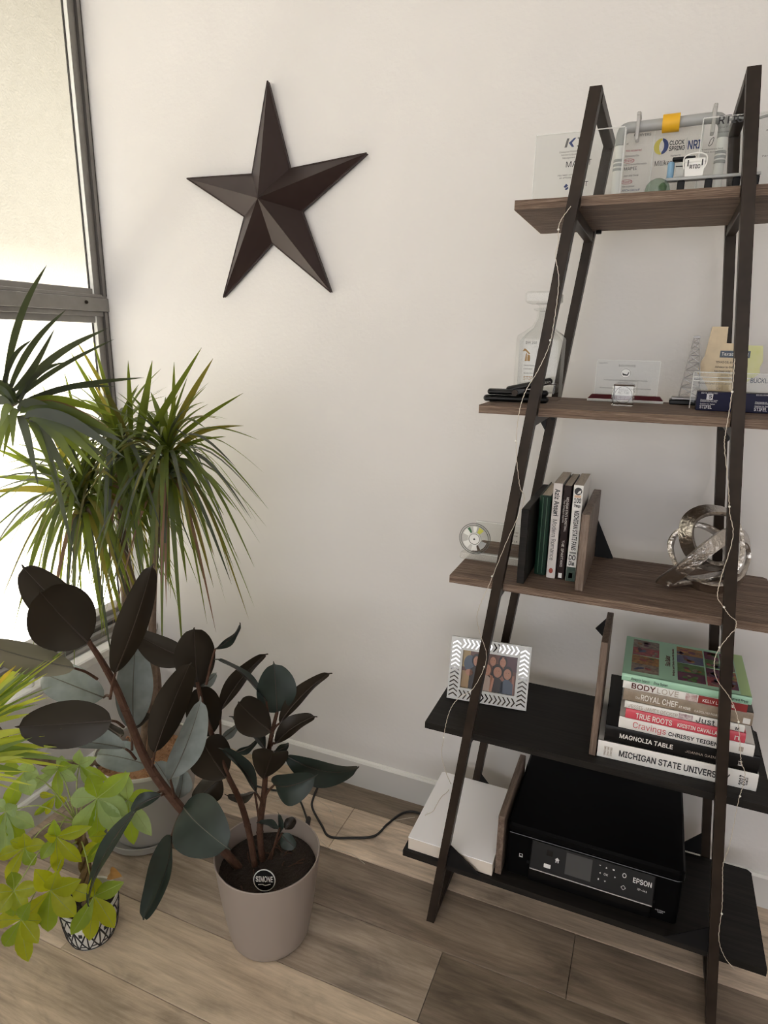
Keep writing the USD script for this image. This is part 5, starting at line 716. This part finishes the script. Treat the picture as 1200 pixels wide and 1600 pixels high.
stack('large book with a sepia photo spine above the middle of the stack', 1.6815, 1.9200, -.3560, .0290, .245, SEPIA, rot=.0, top=plain('dark_jacket', (.05, .042, .036), .4), texts=[('ROYAL CHEF', .034, .0085, .0125, .070, SILV2, True), ('the', .024, .0095, .006, .008, SILV2, False), ('AT HOME', .106, .0085, .0055, .022, SILV2, True), ('CAROLYN ROBB', .135, .0075, .0045, .045, SILV2, False)], bands=[(.222, .2345, .004, .016, WHITEC)])
stack('white and red book second from the top of the stack', 1.6780, 1.9070, -.3600, .0168, .190, WHITEC, soft=True, texts=[('BODY', .017, .0035, .0115, .046, BROWNI, True), ('LOVE', .066, .0035, .0115, .040, GREYT, False), ('KELLY LEVEQUE', .150, .0050, .0062, .056, SILV2, True)], bands=[(.142, .229, .0004, .0164, RED), (.119, .140, .001, .0158, plain('smoothie_photo', (.30, .12, .11), .5, vary=((.72, .66, .66), 120, .2)))])
zt4 = zz
tb, pt_ = stack('mint green cookbook with a photo collage on top of the stack', 1.6740, 1.9120, -.3600, .0165, .190, MINT, rot=.0, texts=[('Always in Season', .018, .0050, .0062, .036, INK, False), ('Elsa Baker', .062, .0050, .0062, .026, INK, False), ('Harvest Press', .200, .0050, .0055, .032, INK, False)])
ZC = .0166
part(tb, 'cover_band', pt_(box(.219, .2375, .004, .1895, ZC - .0004, ZC)), MINT2, False)
COLL = [plain(f'collage_{n}', c, .4, vary=(c2, 90, .2)) for n, c, c2 in (('wine', (.15, .012, .045), (.05, .02, .06)), ('leaf', (.03, .10, .03), (.10, .22, .05)), ('gold', (.45, .22, .05), (.12, .05, .03)), ('blue', (.035, .05, .16), (.10, .10, .16)), ('rose', (.42, .06, .07), (.12, .03, .04)), ('fig', (.09, .06, .05), (.32, .26, .20)))]
def cell(x0, x1, y0, y1, m, wob):
    part(tb, 'collage_photo', pt_(prism([(x0, y0), (x1, y0 + wob), (x1, y1 + wob), (x0, y1)], 'z', ZC, ZC + .0003)), m, False)
    cx_, cy_ = (x0 + x1) / 2, (y0 + y1) / 2 + wob / 2
    for k in range(5):
        ex, ey = rng.uniform(x0 + .006, x1 - .006), rng.uniform(y0 + .008, y1 - .008) + wob / 2
        part(tb, 'collage_fruit', pt_(prism(affinity.rotate(Polygon(ell(ex, ey, rng.uniform(.004, .009), rng.uniform(.003, .006), 14)), rng.uniform(0, 180)).intersection(Polygon([(x0, y0), (x1, y0 + wob), (x1, y1 + wob), (x0, y1)])), 'z', ZC + .0003, ZC + .0005)), COLL[rng.randint(6)], False)
for (x0, x1), cols in (((.016, .070), (5, 2, 4, 5)), ((.106, .158), (0, 1, 3, 2)), ((.161, .189), (4, 0, 1, 0)), ((.191, .217), (0, 2, 5, 0))):
    for k, cidx in enumerate(cols):
        cell(x0, x1, .016 + .041 * k, .055 + .041 * k, COLL[cidx], .002 * (-1) ** k)
part(tb, 'lettering', pt_(text_at('Elsa Baker', .010, (.092, .07, ZC), xd=(0, 1, 0), yd=(-1, 0, 0), width=.05)), BROWNI, False)
part(tb, 'lettering', pt_(text_at('Recipes and Stories from the Garden', .004, (.100, .03, ZC), xd=(0, 1, 0), yd=(-1, 0, 0), width=.13)), BROWNI, False)

# ------------------------------------------------------------------ bottom shelf
Z5 = ZS[4] + .0004
t = thing('paper_ream', 'thick stack of white printer paper at the left of the bottom shelf', 'paper', (1.33, -.24, Z5))
part(t, 'lower_sheets', box(1.2227, 1.4386, -.3800, -.1005, Z5, Z5 + .0335, .0006), plain('paper_edge', (.70, .63, .56), .8, bump=(400, .3, .001)), False)
part(t, 'top_sheet', hull([(x, y, z) for z in (Z5 + .0336, Z5 + .0366) for x, y in ((1.2227, -.380), (1.4386, -.380), (1.4386, -.1005), (1.2275, -.1005), (1.2227, -.105))]), WHITE_P, False)
SH_D = wood('divider_wood', [(.07, .048, .036), (.13, .092, .07), (.20, .148, .118), (.28, .22, .18)], .5, (60, 4, 40), bump=.35)
t = thing('bookend', 'brown wood bookend between the paper stack and the printer', 'bookend', (1.452, -.24, Z5), 'bookends on the shelves')
part(t, 'panel', box(1.4425, 1.4580, -.3680, -.1100, Z5, Z5 + .165, .0012), SH_D, False)

PB = plain('printer_black', (.0025, .0025, .0028), .45, spec=.06); PG = plain('printer_gloss', (.003, .003, .0035), .15, spec=.35)
PANEL = plain('printer_panel', (.010, .010, .0105), .35, spec=.25); SCREEN = plain('printer_screen', (.060, .060, .060), .3, spec=.3); PRN = plain('printer_print', (.70, .70, .70), .4)
t = thing('printer', 'black inkjet printer with a grey touch screen on the bottom shelf', 'printer', (1.66, -.21, Z5))
X0, X1, Y0, Y1 = 1.4650, 1.8480, -.3600, -.0500
def rbox(x0, x1, y0, y1, z0, z1, r, c=.004):
    p = sbox(x0, y0, x1, y1).buffer(-r).buffer(r, quad_segs=5); q = p.buffer(-c)
    pts = [(x, y, z) for z in (z0 + c, z1 - c) for x, y in p.exterior.coords] + [(x, y, z) for z in (z0, z1) for x, y in q.exterior.coords]
    return hull(pts)
part(t, 'body', rbox(X0, X1, Y0 + .003, Y1, Z5 + .004, Z5 + .122, .012), PB, 35)
part(t, 'lid', rbox(X0 - .001, X1 + .002, Y0, Y1 + .015, Z5 + .1235, Z5 + .1475, .014, .005), PB, 35)
part(t, 'lid_rim', tube([(X0 + .006, Y0 - .0005, Z5 + .1245), (X1 - .012, Y0 - .0005, Z5 + .1245), (X1 - .0005, Y0 + .006, Z5 + .1245), (X1 + .002, Y0 + .02, Z5 + .1245), (X1 + .002, Y1 - .03, Z5 + .1245)], .0014, 60, 6, smoothit=False), PG)
part(t, 'lid_hump', rbox(X0 + .035, X1 - .10, Y1 - .012, Y1 + .030, Z5 + .06, Z5 + .158, .008), PB, 35)
part(t, 'paper_support', box(X1 - .070, X1 - .012, Y1 - .002, Y1 + .014, Z5 + .122, Z5 + .153, .002), PB, False)
for x in (X0 + .03, X1 - .03):
    for y in (Y0 + .03, Y1 - .03): part(t, 'foot', lathe([(0, 0), (.010, 0), (.010, .004), (0, .004)], (x, y, Z5), 16), BLACKMETAL)
part(t, 'output_tray', rbox(X0 + .055, X1 - .055, Y0 - .004, Y0 + .02, Z5 + .008, Z5 + .048, .004, .002), PG, 35)
part(t, 'tray_slot', box(X0 + .05, X1 - .05, Y0 + .001, Y0 + .006, Z5 + .049, Z5 + .0575), BLACKMETAL, False)
# tilted control panel
pu = np.array([1, 0, 0.]); pv = np.array([0, .30, .954]); pn = np.cross(pu, pv); PO = np.array([1.5235, -.3805, Z5 + .0585]); PR = np.c_[pu, pv, pn]
pp = lambda m: xf(m, PR, PO)
PW_, PHt = .2700, .0670
part(t, 'control_panel', pp(box(0, PW_, 0, PHt, -.014, 0, .0025)), PANEL, False); part(t, 'panel_trim', pp(box(.002, PW_ - .002, -.0012, .0010, -.003, .0006)), plain('chrome_trim', (.6, .6, .6), .25, .8), False)
part(t, 'screen', pp(box(.0800, .1370, .0110, .0600, 0, .0006)), SCREEN, False)
lf = lambda poly: pp(flat(poly, (0, 0, .0004), (1, 0, 0), (0, 1, 0)))
part(t, 'home_key', lf([(.0575, .030), (.0575, .0365), (.0555, .0365), (.0610, .0415), (.0665, .0365), (.0645, .0365), (.0645, .030), (.0622, .030), (.0622, .034), (.0598, .034), (.0598, .030)]), PRN, False)
part(t, 'wifi_badge', pp(cat_([flat(sbox(.034, .013, .047, .0195).buffer(.0012), (0, 0, .0004), (1, 0, 0), (0, 1, 0))])), PRN, False)
part(t, 'power_key', pp(box(.036, .0495, .040, .052, 0, .0008, .0004)), PG, False)
keys = [[(.1515, .0535), (.1555, .0535), (.1555, .0545), (.1515, .0545)], [(.1655, .0510), (.1695, .0510), (.1675, .0545)], [(.1815, .0510), (.1850, .0510), (.1850, .0540), (.1800, .0540)], [(.1535, .0375), (.1565, .0395), (.1565, .0355)], [(.1860, .0355), (.1860, .0395), (.1890, .0375)], [(.1655, .0235), (.1695, .0235), (.1675, .0205)], [(.1520, .0210), (.1545, .0210), (.1545, .0250), (.1520, .0250)]]
for q in keys: part(t, 'key', lf(q), PRN, False)
part(t, 'lettering', pp(text_at('OK', .0048, (.1635, .0350, .0004), (1, 0, 0), (0, 1, 0), width=.009)), PRN, False)
part(t, 'key', lf(Polygon([(.2010, .021), (.2065, .0265), (.2120, .021), (.2065, .0155)]).difference(Polygon([(.2022, .021), (.2065, .0253), (.2108, .021), (.2065, .0167)]))), PRN, False)
part(t, 'key', lf(Polygon(ell(.2060, .0475, .0042, .0052)).difference(Polygon(ell(.2060, .0475, .0030, .0038)))), PRN, False)
part(t, 'lettering', pp(text_at('EPSON', .0105, (.2245, .0390, .0004), (1, 0, 0), (0, 1, 0), width=.0385, bold=True)), PRN, False)
part(t, 'lettering', pp(text_at('XP-446', .0045, (.2350, .0250, .0004), (1, 0, 0), (0, 1, 0), width=.020)), PRN, False)
part(t, 'card_icon', cat_([flat(sbox(0, 0, .0085, .0095).difference(sbox(.0012, .0012, .0073, .0083)), (1.4960, Y0 + .0026, Z5 + .0600), (1, 0, 0), (0, 0, 1)), flat(sbox(.0025, .002, .006, .0035), (1.4960, Y0 + .0026, Z5 + .0600), (1, 0, 0), (0, 0, 1))]), PRN, False)
part(t, 'lettering', text_at('4 Ink Colours', .0030, (1.8010, Y0 + .0026, Z5 + .0320), width=.020), PRN, False)
part(t, 'lettering', text_at('WiFi', .0030, (1.8060, Y0 + .0026, Z5 + .0270), width=.011), PRN, False)

# ------------------------------------------------------------------ plants
SOIL = plain('potting_soil', (.018, .012, .009), .95, bump=(160, .8, .01), vary=((.035, .024, .017), 120, .3))
BARK = plain('coconut_bark', (.36, .17, .08), .9, bump=(140, .8, .01), vary=((.55, .33, .19), 90, .3))
POTB = plain('beige_pot', (.31, .262, .232), .45, spec=.3); POTG = plain('grey_pot', (.36, .35, .335), .5); POTW = plain('white_pot', (.62, .61, .58), .5)
RSTEM = plain('rubber_stem', (.058, .026, .017), .65, spec=.2, bump=(150, .5, .004), vary=((.095, .05, .032), 60, .3))
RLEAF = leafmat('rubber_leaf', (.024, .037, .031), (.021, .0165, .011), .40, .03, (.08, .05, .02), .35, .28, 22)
RLEAF2 = leafmat('rubber_leaf_pale_sheen', (.25, .29, .285), (.17, .16, .115), .34, .06, (.14, .12, .06), .3, .5, 30)  # paler leaf copy, the window reflection painted into its colour
VEIN = plain('leaf_midrib', (.10, .095, .075), .5); VEIN_D = plain('leaf_midrib_dark', (.030, .017, .012), .5)

bx, by, bh = .94, -.587, .239
t = thing('rubber_plant', 'burgundy rubber plant in a smooth beige pot on the floor', 'plant', (bx, by, 0))
part(t, 'pot', lathe([(0, 0), (.078, 0), (.088, .004), (.095, .014), (.0985, .03), (.112, .12), (.1235, .225), (.1252, bh - .002), (.1238, bh), (.1215, bh - .001), (.119, .215), (.113, .16), (0, .16)], (bx, by, 0), 96), POTB, 40)
part(t, 'soil', lathe([(0, .198), (.05, .194), (.09, .198), (.1155, .190), (.11, .165), (0, .165)], (bx, by, 0), 48), SOIL)
for k in range(16):
    a, r = rng.uniform(0, 6.28), rng.uniform(.03, .10); p = np.array([bx + r * math.cos(a), by + r * math.sin(a), .197])
    d = rng.uniform(-1, 1, 3) * [.03, .03, .004]
    part(t, 'root', tube([p, p + d * .5 + [0, 0, .004], p + d], (.0018, .0009), 10, 6), RSTEM)
for pts, r in RUBBER_STEMS:
    q = np.array(pts); q[0, 2] = min(q[0, 2], .194)
    part(t, 'stem', tube(q, r, 48, 10), RSTEM)
    P_ = curve(q, 16)
    for i in range(3, 15, 3): part(t, 'stem_node', lathe([(0, -.002), (np.interp(i / 15, np.linspace(0, 1, len(r)), r) * 1.12, -.001), (np.interp(i / 15, np.linspace(0, 1, len(r)), r) * 1.12, .001), (0, .002)], P_[i], 10), RSTEM)
for a, b in RUBBER_PETIOLES:
    a, b = np.array(a), np.array(b)
    if np.linalg.norm(a - b) < .004: continue
    a[2] = max(a[2], .19)
    part(t, 'petiole', tube([a, (a + b) / 2 + [0, 0, .004], b], (.0032, .0024), 12, 7), RSTEM)
PALE_SHEEN = {3, 4, 6, 7, 9, 14, 15, 16, 28, 29}  # leaves that get the painted window sheen
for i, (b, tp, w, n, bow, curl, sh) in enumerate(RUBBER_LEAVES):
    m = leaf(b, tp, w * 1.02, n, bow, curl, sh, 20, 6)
    lp = part(t, 'leaf', m, RLEAF2 if i in PALE_SHEEN else RLEAF, True)
    # raised midrib on both faces
    V = np.array(m.vertices).reshape(21, 7, 3)[:, 3]
    part(lp, 'midrib', tube(V, (.0017, .0005), 20, 6), VEIN if i in PALE_SHEEN or i == 10 else VEIN_D) if w > .02 else None
TAGP = plain('black_acrylic_tag', (.012, .012, .013), .15); TAGE = plain('tag_edge', (.55, .55, .55), .3); TAGI = plain('tag_print', (.6, .58, .55), .5)
t2 = thing('plant_tag', 'round black plant marker with the white word SIMONE in the beige pot', 'plant marker', (.985, -.655, .19)); KT = 1.3
tu = np.array([.93, .36, .0]); tu /= np.linalg.norm(tu); tv = np.array([.05, .12, .99]); tv -= tu * (tv @ tu); tv /= np.linalg.norm(tv); TR = np.c_[tu, tv, np.cross(tu, tv)]; TO = np.array([.9755, -.655, .2285])
tg = lambda m: xf(m, TR * KT, TO)
drop = Polygon(ell(0, 0, .0185, .0205, 40)).union(Polygon([(-.010, -.015), (.012, -.014), (.005, -.0265), (.002, -.045), (-.001, -.045), (-.002, -.0265)]))
part(t2, 'plate', tg(prism(drop, 'z', -.0012, .0012)), TAGP, False)
part(t2, 'rim', tg(tube([(.0187 * math.cos(a), .0207 * math.sin(a), .0008) for a in np.linspace(0, 2 * math.pi, 30, endpoint=False)], .0011, 60, 6, closed=True)), TAGE)
part(t2, 'lettering', tg(text_at('SIMONE', .0105, (-.0150, -.0025, .0013), (1, 0, 0), (0, 1, 0), width=.030, bold=True)), TAGI, False)
part(t2, 'swash', tg(tube([(-.011, -.0085, .0014), (-.004, -.0075, .0014), (.002, -.0095, .0014), (.011, -.0065, .0014)], .0008, 20, 5)), TAGI)

# --- money tree
gx, gy, gh = .548, -.77, .112
MLEAF = leafmat('money_tree_leaf', (.27, .33, .025), (.30, .34, .06), .42, .55, (.90, .92, .035), .3, .45, 60)
MLEAF2 = leafmat('money_tree_leaf_green', (.17, .26, .035), (.20, .28, .07), .42, .5, (.60, .78, .04), .3, .45, 60)
MLEAF3 = leafmat('money_tree_leaf_pale', (.30, .40, .18), (.32, .42, .21), .4, .4, (.55, .75, .17), .25, .5, 60)
PETI = plain('money_tree_petiole', (.28, .33, .10), .5); MTRUNK = plain('money_tree_trunk', (.11, .065, .035), .8, bump=(120, .6, .006), vary=((.20, .13, .075), 50, .3)); MVEIN = plain('money_tree_vein', (.34, .42, .10), .5)
t = thing('money_tree', 'bright green money tree in a small black and white patterned pot', 'plant', (gx, gy, 0))
part(t, 'pot', lathe([(0, 0), (.043, 0), (.048, .003), (.058, .030), (.0645, .075), (.0660, gh - .002), (.0645, gh), (.0605, gh - .002), (.058, .085), (0, .085)], (gx, gy, 0), 72), POTW, 40)
part(t, 'soil', lathe([(0, .100), (.03, .099), (.0590, .094), (.057, .0855), (0, .0855)], (gx, gy, 0), 32), SOIL)
def potr(z): return np.interp(z, [.003, .030, .075, .110], [.048, .058, .0645, .0660]) + .0002
pat = []
def on_pot(pairs): 
    (a0, z0), (a1, z1) = pairs
    return tube([(gx + potr(z0 + (z1 - z0) * f) * math.cos(a0 + (a1 - a0) * f), gy + potr(z0 + (z1 - z0) * f) * math.sin(a0 + (a1 - a0) * f), z0 + (z1 - z0) * f) for f in np.linspace(0, 1, 6)], .0016, 6, 5, smoothit=False)
NS = 14; da = 2 * math.pi / NS
for k in range(NS):
    a = k * da
    for z0, z1, z2 in ((.008, .038, .070), (.040, .072, .104)):
        sh = .5 * da if z0 > .03 else 0
        pat += [on_pot(((a + sh, z0), (a + sh + da / 2, z1))), on_pot(((a + sh + da, z0), (a + sh + da / 2, z1))), on_pot(((a + sh + da / 2, z1), (a + sh, z2))), on_pot(((a + sh + da / 2, z1), (a + sh + da, z2)))]
    pat += [on_pot(((a, .008), (a, .070))), on_pot(((a + da / 4, .022), (a + 3 * da / 4, .022)))]
    pat += [on_pot(((a + da * .36, .058 + .004 * q), (a + da * .64, .058 + .004 * q))) for q in range(3)]
pat += [on_pot(((k * da, z), ((k + 1) * da, z))) for k in range(NS) for z in (.008, .104)]
part(t, 'line_pattern', cat_(pat), plain('pot_black_line', (.02, .02, .022), .6), True, kind='stuff')
base = np.array([gx, gy, .096]); topp = np.array(PACHIRA_TRUNK[-1]); topp2 = np.array(PACHIRA_TRUNK[1:])
ax_pts = np.vstack([base, topp2])
for k in range(3):
    C_ = curve(ax_pts, 24); u = np.linspace(0, 1, 24); r = .010 * (1 - .35 * u)
    off = np.c_[np.cos(u * 14 + k * 2.09) * r, np.sin(u * 14 + k * 2.09) * r, 0 * u]
    part(t, 'trunk', tube(C_ + off, (.0085, .005), 60, 10), MTRUNK)
for a, b in PACHIRA_PETIOLES:
    a, b = np.array(a), np.array(b); part(t, 'petiole', tube([a, a * .5 + b * .5 + [0, 0, .03], b], (.0018, .0012), 18, 6), PETI)
for i, (b, tp, w, n, bow, curl, sh) in enumerate(PACHIRA_LEAFLETS):
    mt = MLEAF2 if i % 7 in (2, 5) else MLEAF
    if b[2] > .36 or (b[0] < .40 and b[2] > .25): mt = MLEAF3 if i % 3 else MLEAF2
    m = leaf(b, tp, w * 1.1, n, bow, .004, 'p', 14, 4)
    lp = part(t, 'leaflet', m, mt, True)
    V = np.array(m.vertices).reshape(15, 5, 3)[:, 2]
    part(lp, 'midrib', tube(V, (.0008, .0003), 12, 5), MVEIN)
for k, (dx, dy) in enumerate(((-.052, .035), (.02, .052))):
    q = np.array([gx + dx, gy + dy, .125 + .02 * k]); part(t, 'dry_leaf', leaf(q, q + [.05, -.01, .018], .028, (.2, -.6, .7), .008, .010, 'p'), plain('dry_leaf', (.42, .22, .07), .7) if k == 0 else MATS['dry_leaf'], True)

# --- dracaena
dx, dy, dh = .425, -.425, .262
DLEAF = leafmat('dracaena_leaf', (.050, .075, .016), (.062, .082, .026), .38, .38, (.26, .33, .025), .3, .55, 20)
DLEAF2 = leafmat('dracaena_leaf_grey', (.055, .068, .045), (.06, .07, .045), .36, .15, (.12, .16, .04), .3, .6, 20)
DLEAF3 = leafmat('dracaena_leaf_olive', (.09, .085, .022), (.095, .088, .03), .42, .38, (.38, .33, .04), .3, .5, 20)
DLEAF4 = leafmat('dracaena_leaf_dry', (.22, .13, .085), (.24, .16, .11), .6, .25, (.35, .20, .12), .3, .3, 20)
DTRUNK = plain('dracaena_trunk', (.145, .095, .065), .75, bump=(90, .7, .006), vary=((.25, .18, .135), 45, .3))
t = thing('dracaena', 'tall dragon tree with strappy leaves in the large grey pot by the window', 'plant', (dx, dy, 0))
part(t, 'pot', lathe([(0, .012), (.100, .012), (.1075, .020), (.125, .12), (.1405, .24), (.143, dh - .003), (.1415, dh), (.137, dh - .001), (.1335, .22), (0, .20)], (dx, dy, 0), 80), POTG, 40)
part(t, 'pot_rim', lathe([(.1385, dh - .001), (.1435, dh - .002), (.1445, dh + .004), (.1425, dh + .008), (.1385, dh + .007)], (dx, dy, 0), 80), POTW, 40)
part(t, 'saucer', lathe([(0, 0), (.112, 0), (.1185, .006), (.121, .026), (.1195, .028), (.116, .024), (.112, .011), (0, .011)], (dx - .012, dy - .010, 0), 80), POTG, 40)
part(t, 'bark_mulch', lathe([(0, .243), (.06, .240), (.11, .236), (.1325, .228), (.130, .205), (0, .205)], (dx, dy, 0), 48), BARK)
fib = []
for k in range(140):
    a, r = rng.uniform(0, 6.28), .125 * math.sqrt(rng.uniform()); p = np.array([dx + r * math.cos(a), dy + r * math.sin(a), .240]); d = rng.uniform(-1, 1, 3) * [.022, .022, .006]
    fib.append(tube([p, p + d * .5 + [0, 0, .007], p + d], .0012, 8, 5))
part(t, 'bark_fibres', cat_(fib), BARK, True, kind='stuff')
for pts, r in DRACAENA_TRUNKS:
    q = np.array(pts); q[0, 2] = .235; part(t, 'trunk', tube(q, (r, r * .8), 60, 12), DTRUNK)
hk = np.array(DRACAENA_HOOK); hk[0] = (dx - .04, dy - .03, .235)
part(t, 'trunk', tube(hk, (.011, .008), 80, 12), DTRUNK)
part(t, 'leaf_sheath', tube(hk[-3:] , (.013, .015, .008), 24, 10), DLEAF)
def dl(row, m, **k):
    b, tp, w, n, bow, curl, sh = row; part(t, 'leaf', leaf(b, tp, w, n, bow, .0, 's', 10, 2, **k), m, True)
for i, row in enumerate(HOOK_LEAVES): dl(row, DLEAF4 if i == 11 else DLEAF2 if i < 9 or i % 3 == 0 else DLEAF)
for i, row in enumerate(CROWN_LEAVES): dl(row, (DLEAF, DLEAF, DLEAF3, DLEAF)[i % 4])
extra = []
for (c, n) in DRACAENA_HEADS:
    c = np.array(c); n = int(n * 1.55)
    for k in range(n):
        f = (k + .5) / n; az = k * 2.39996 + rng.uniform(-.3, .3); el = math.radians(np.interp(f, [0, .25, .7, 1], [-55, -22, 12, 62]) + rng.uniform(-12, 12))
        L = rng.uniform(.19, .29) * np.interp(f, [0, .5, .75, 1], [1.1, 1.1, .95, .8]); w = rng.uniform(.010, .0165)
        d = np.array([math.cos(az) * math.cos(el), math.sin(az) * math.cos(el), math.sin(el)])
        b = c + np.array([0, 0, -.06 + .10 * f]) + d * .008
        droop = np.interp(f, [0, .3, .75, 1], [.17, .20, .10, .02]) * rng.uniform(.6, 1.25)
        hz = .82 if f < .6 else 1.0
        tp = b + d * L * np.array([hz, hz, 1]); tp[2] -= droop
        tp[1] = min(tp[1], -.02); tp[0] = max(tp[0], .02)
        m = leaf(b, tp, w, np.cross(d, np.cross([0, 0, 1], d) + 1e-6) + [0, -.3, .4], droop * .55, 0, 's', 9, 2)
        mt = [DLEAF, DLEAF, DLEAF, DLEAF3, DLEAF, DLEAF2, DLEAF4 if f < .2 else DLEAF][rng.randint(7)]
        if k % 3 == 2 and mt is DLEAF: extra.append(m)
        else: part(t, 'leaf', m, mt, True)
part(t, 'inner_leaves', cat_(extra), DLEAF, True, kind='stuff')

# --- grassy plant at the left edge
gc = np.array(GRASS_CENTRE)
YLEAF = leafmat('grass_leaf', (.36, .43, .06), (.40, .46, .12), .42, .5, (.80, .85, .08), .3, .45, 30); YLEAF2 = leafmat('grass_leaf_green', (.13, .20, .04), (.16, .24, .07), .4, .4, (.32, .45, .05), .3, .5, 30); YLEAF3 = leafmat('grass_leaf_yellow', (.55, .42, .04), (.55, .45, .08), .45, .4, (.8, .6, .05), .25, .4, 30)
t = thing('ponytail_palm', 'yellow-green grassy plant reaching in at the left edge', 'plant', (gc[0] - .10, gc[1] - .04, 0))
px_, py_ = gc[0] - .13, gc[1] - .02
part(t, 'pot', lathe([(0, 0), (.075, 0), (.082, .006), (.095, .15), (.098, .178), (.095, .18), (.090, .165), (0, .14)], (px_, py_, 0), 48), POTG, 40)
part(t, 'soil', lathe([(0, .160), (.0905, .156), (.088, .142), (0, .142)], (px_, py_, 0), 32), SOIL)
part(t, 'trunk', tube([(px_, py_, .155), (px_ + .02, py_ - .01, .28), (gc[0] - .09, gc[1] - .02, .42), (gc[0], gc[1], gc[2] - .01)], (.022, .012, .009, .012), 40, 12), DTRUNK)
for i, (b, tp, w, n, bow, curl, sh) in enumerate(GRASS_LEAVES): part(t, 'leaf', leaf(b, tp, w, n, bow, 0, 's', 12, 2), YLEAF3 if i in (4, 17) else YLEAF2 if i in (0, 2, 9, 13, 19) else YLEAF, True)
for i in range(26):
    b, tp, w, n, bow, curl, sh = GRASS_LEAVES[rng.choice([1, 2, 3, 4, 5, 6, 8, 10, 11, 15, 18, 19, 20, 21])]
    tp = np.array(tp) + rng.uniform(-1, 1, 3) * [.025, .03, .03]
    part(t, 'leaf', leaf(b, tp, w * rng.uniform(.6, 1.0), np.array(n) + rng.uniform(-.4, .4, 3), bow, 0, 's', 12, 2), [YLEAF, YLEAF, YLEAF2, YLEAF, YLEAF2][i % 5], True)
for k in range(14):
    az = rng.uniform(2.0, 4.9); el = rng.uniform(-.2, 1.2); d = np.array([math.cos(az) * math.cos(el), math.sin(az) * math.cos(el), math.sin(el)])
    b = gc + d * .005; tp = b + d * rng.uniform(.16, .26) - [0, 0, .05]; part(t, 'leaf', leaf(b, tp, .011, d + [0, 0, 1.5], .03, 0, 's', 8, 2), YLEAF if k % 3 else YLEAF2, True)

# small bottle on the sill
t = thing('sill_bottle', 'small white cylindrical bottle on the window sill among the leaves', 'bottle', (.078, -.505, .4305))
part(t, 'body', lathe([(0, 0), (.014, 0), (.0155, .002), (.0155, .052), (.013, .056), (0, .056)], (.078, -.505, .4305), 32), WHITE, 40)
part(t, 'cap', lathe([(0, 0), (.0135, 0), (.0140, .010), (.012, .0125), (.006, .0125), (.005, .0105), (0, .0105)], (.078, -.505, .4866), 32), WHITE, 40)

# ------------------------------------------------------------------ cables and string lights
CABLE_M = plain('black_cable', (.012, .011, .011), .5); WIRE = plain('pale_wire', (.62, .56, .48), .4, .2); BEAD = plain('led_bead', (.85, .83, .78), .25)
t = thing('power_cable', 'long black power cable winding over the floor to the bookshelf', 'cable', (1.0, -.1, 0))
part(t, 'cord', tube(CABLE, .0034, 120, 8), CABLE_M)
t = thing('power_cable', 'short black cable with a plug on the floor behind the beige pot', 'cable', (.9, -.2, 0))
q = np.array(CABLE2); part(t, 'cord', tube(q, .0030, 60, 8), CABLE_M); part(t, 'plug', capsule(q[-1] + [0, 0, .004], q[-1] + [.012, -.03, .004], .0075), CABLE_M)
def light_string(label, paths, grp=None):
    t = thing('string_light', label, 'string light', tuple(np.mean(paths[0], 0)), 'fine string lights')
    for pts in paths:
        pts = np.array(pts, float); n = max(24, len(pts) * 10); P_ = curve(pts, n); amp = .0005
        P_[1:-1, 2] += amp * np.abs(np.sin(np.arange(1, n - 1) * 1.7)); P_[1:-1, 0] += amp * np.sin(np.arange(1, n - 1) * 2.3)
        part(t, 'wire', tube(P_, .0007, n, 5, smoothit=False), WIRE)
        for k in range(14, n - 3, 46): part(t, 'bead', trimesh.creation.icosphere(2, .0021).apply_translation(P_[k] + [0, -.0015, .002]), BEAD)
light_string('fine pale string light hanging down the left shelf leg onto the paper', [LIGHT_WIRES[0] + LIGHT_WIRES[1]])
light_string('fine pale string light hanging down the right shelf leg', [LIGHT_WIRES[2]])
light_string('pale string light looping over the floor behind the beige pot', FLOOR_WIRES[:2])
light_string('short pale string light end beside the rim of the beige pot', [FLOOR_WIRES[2]])
light_string('pale string light end on the floor left of the paper stack', [FLOOR_WIRES[3]])
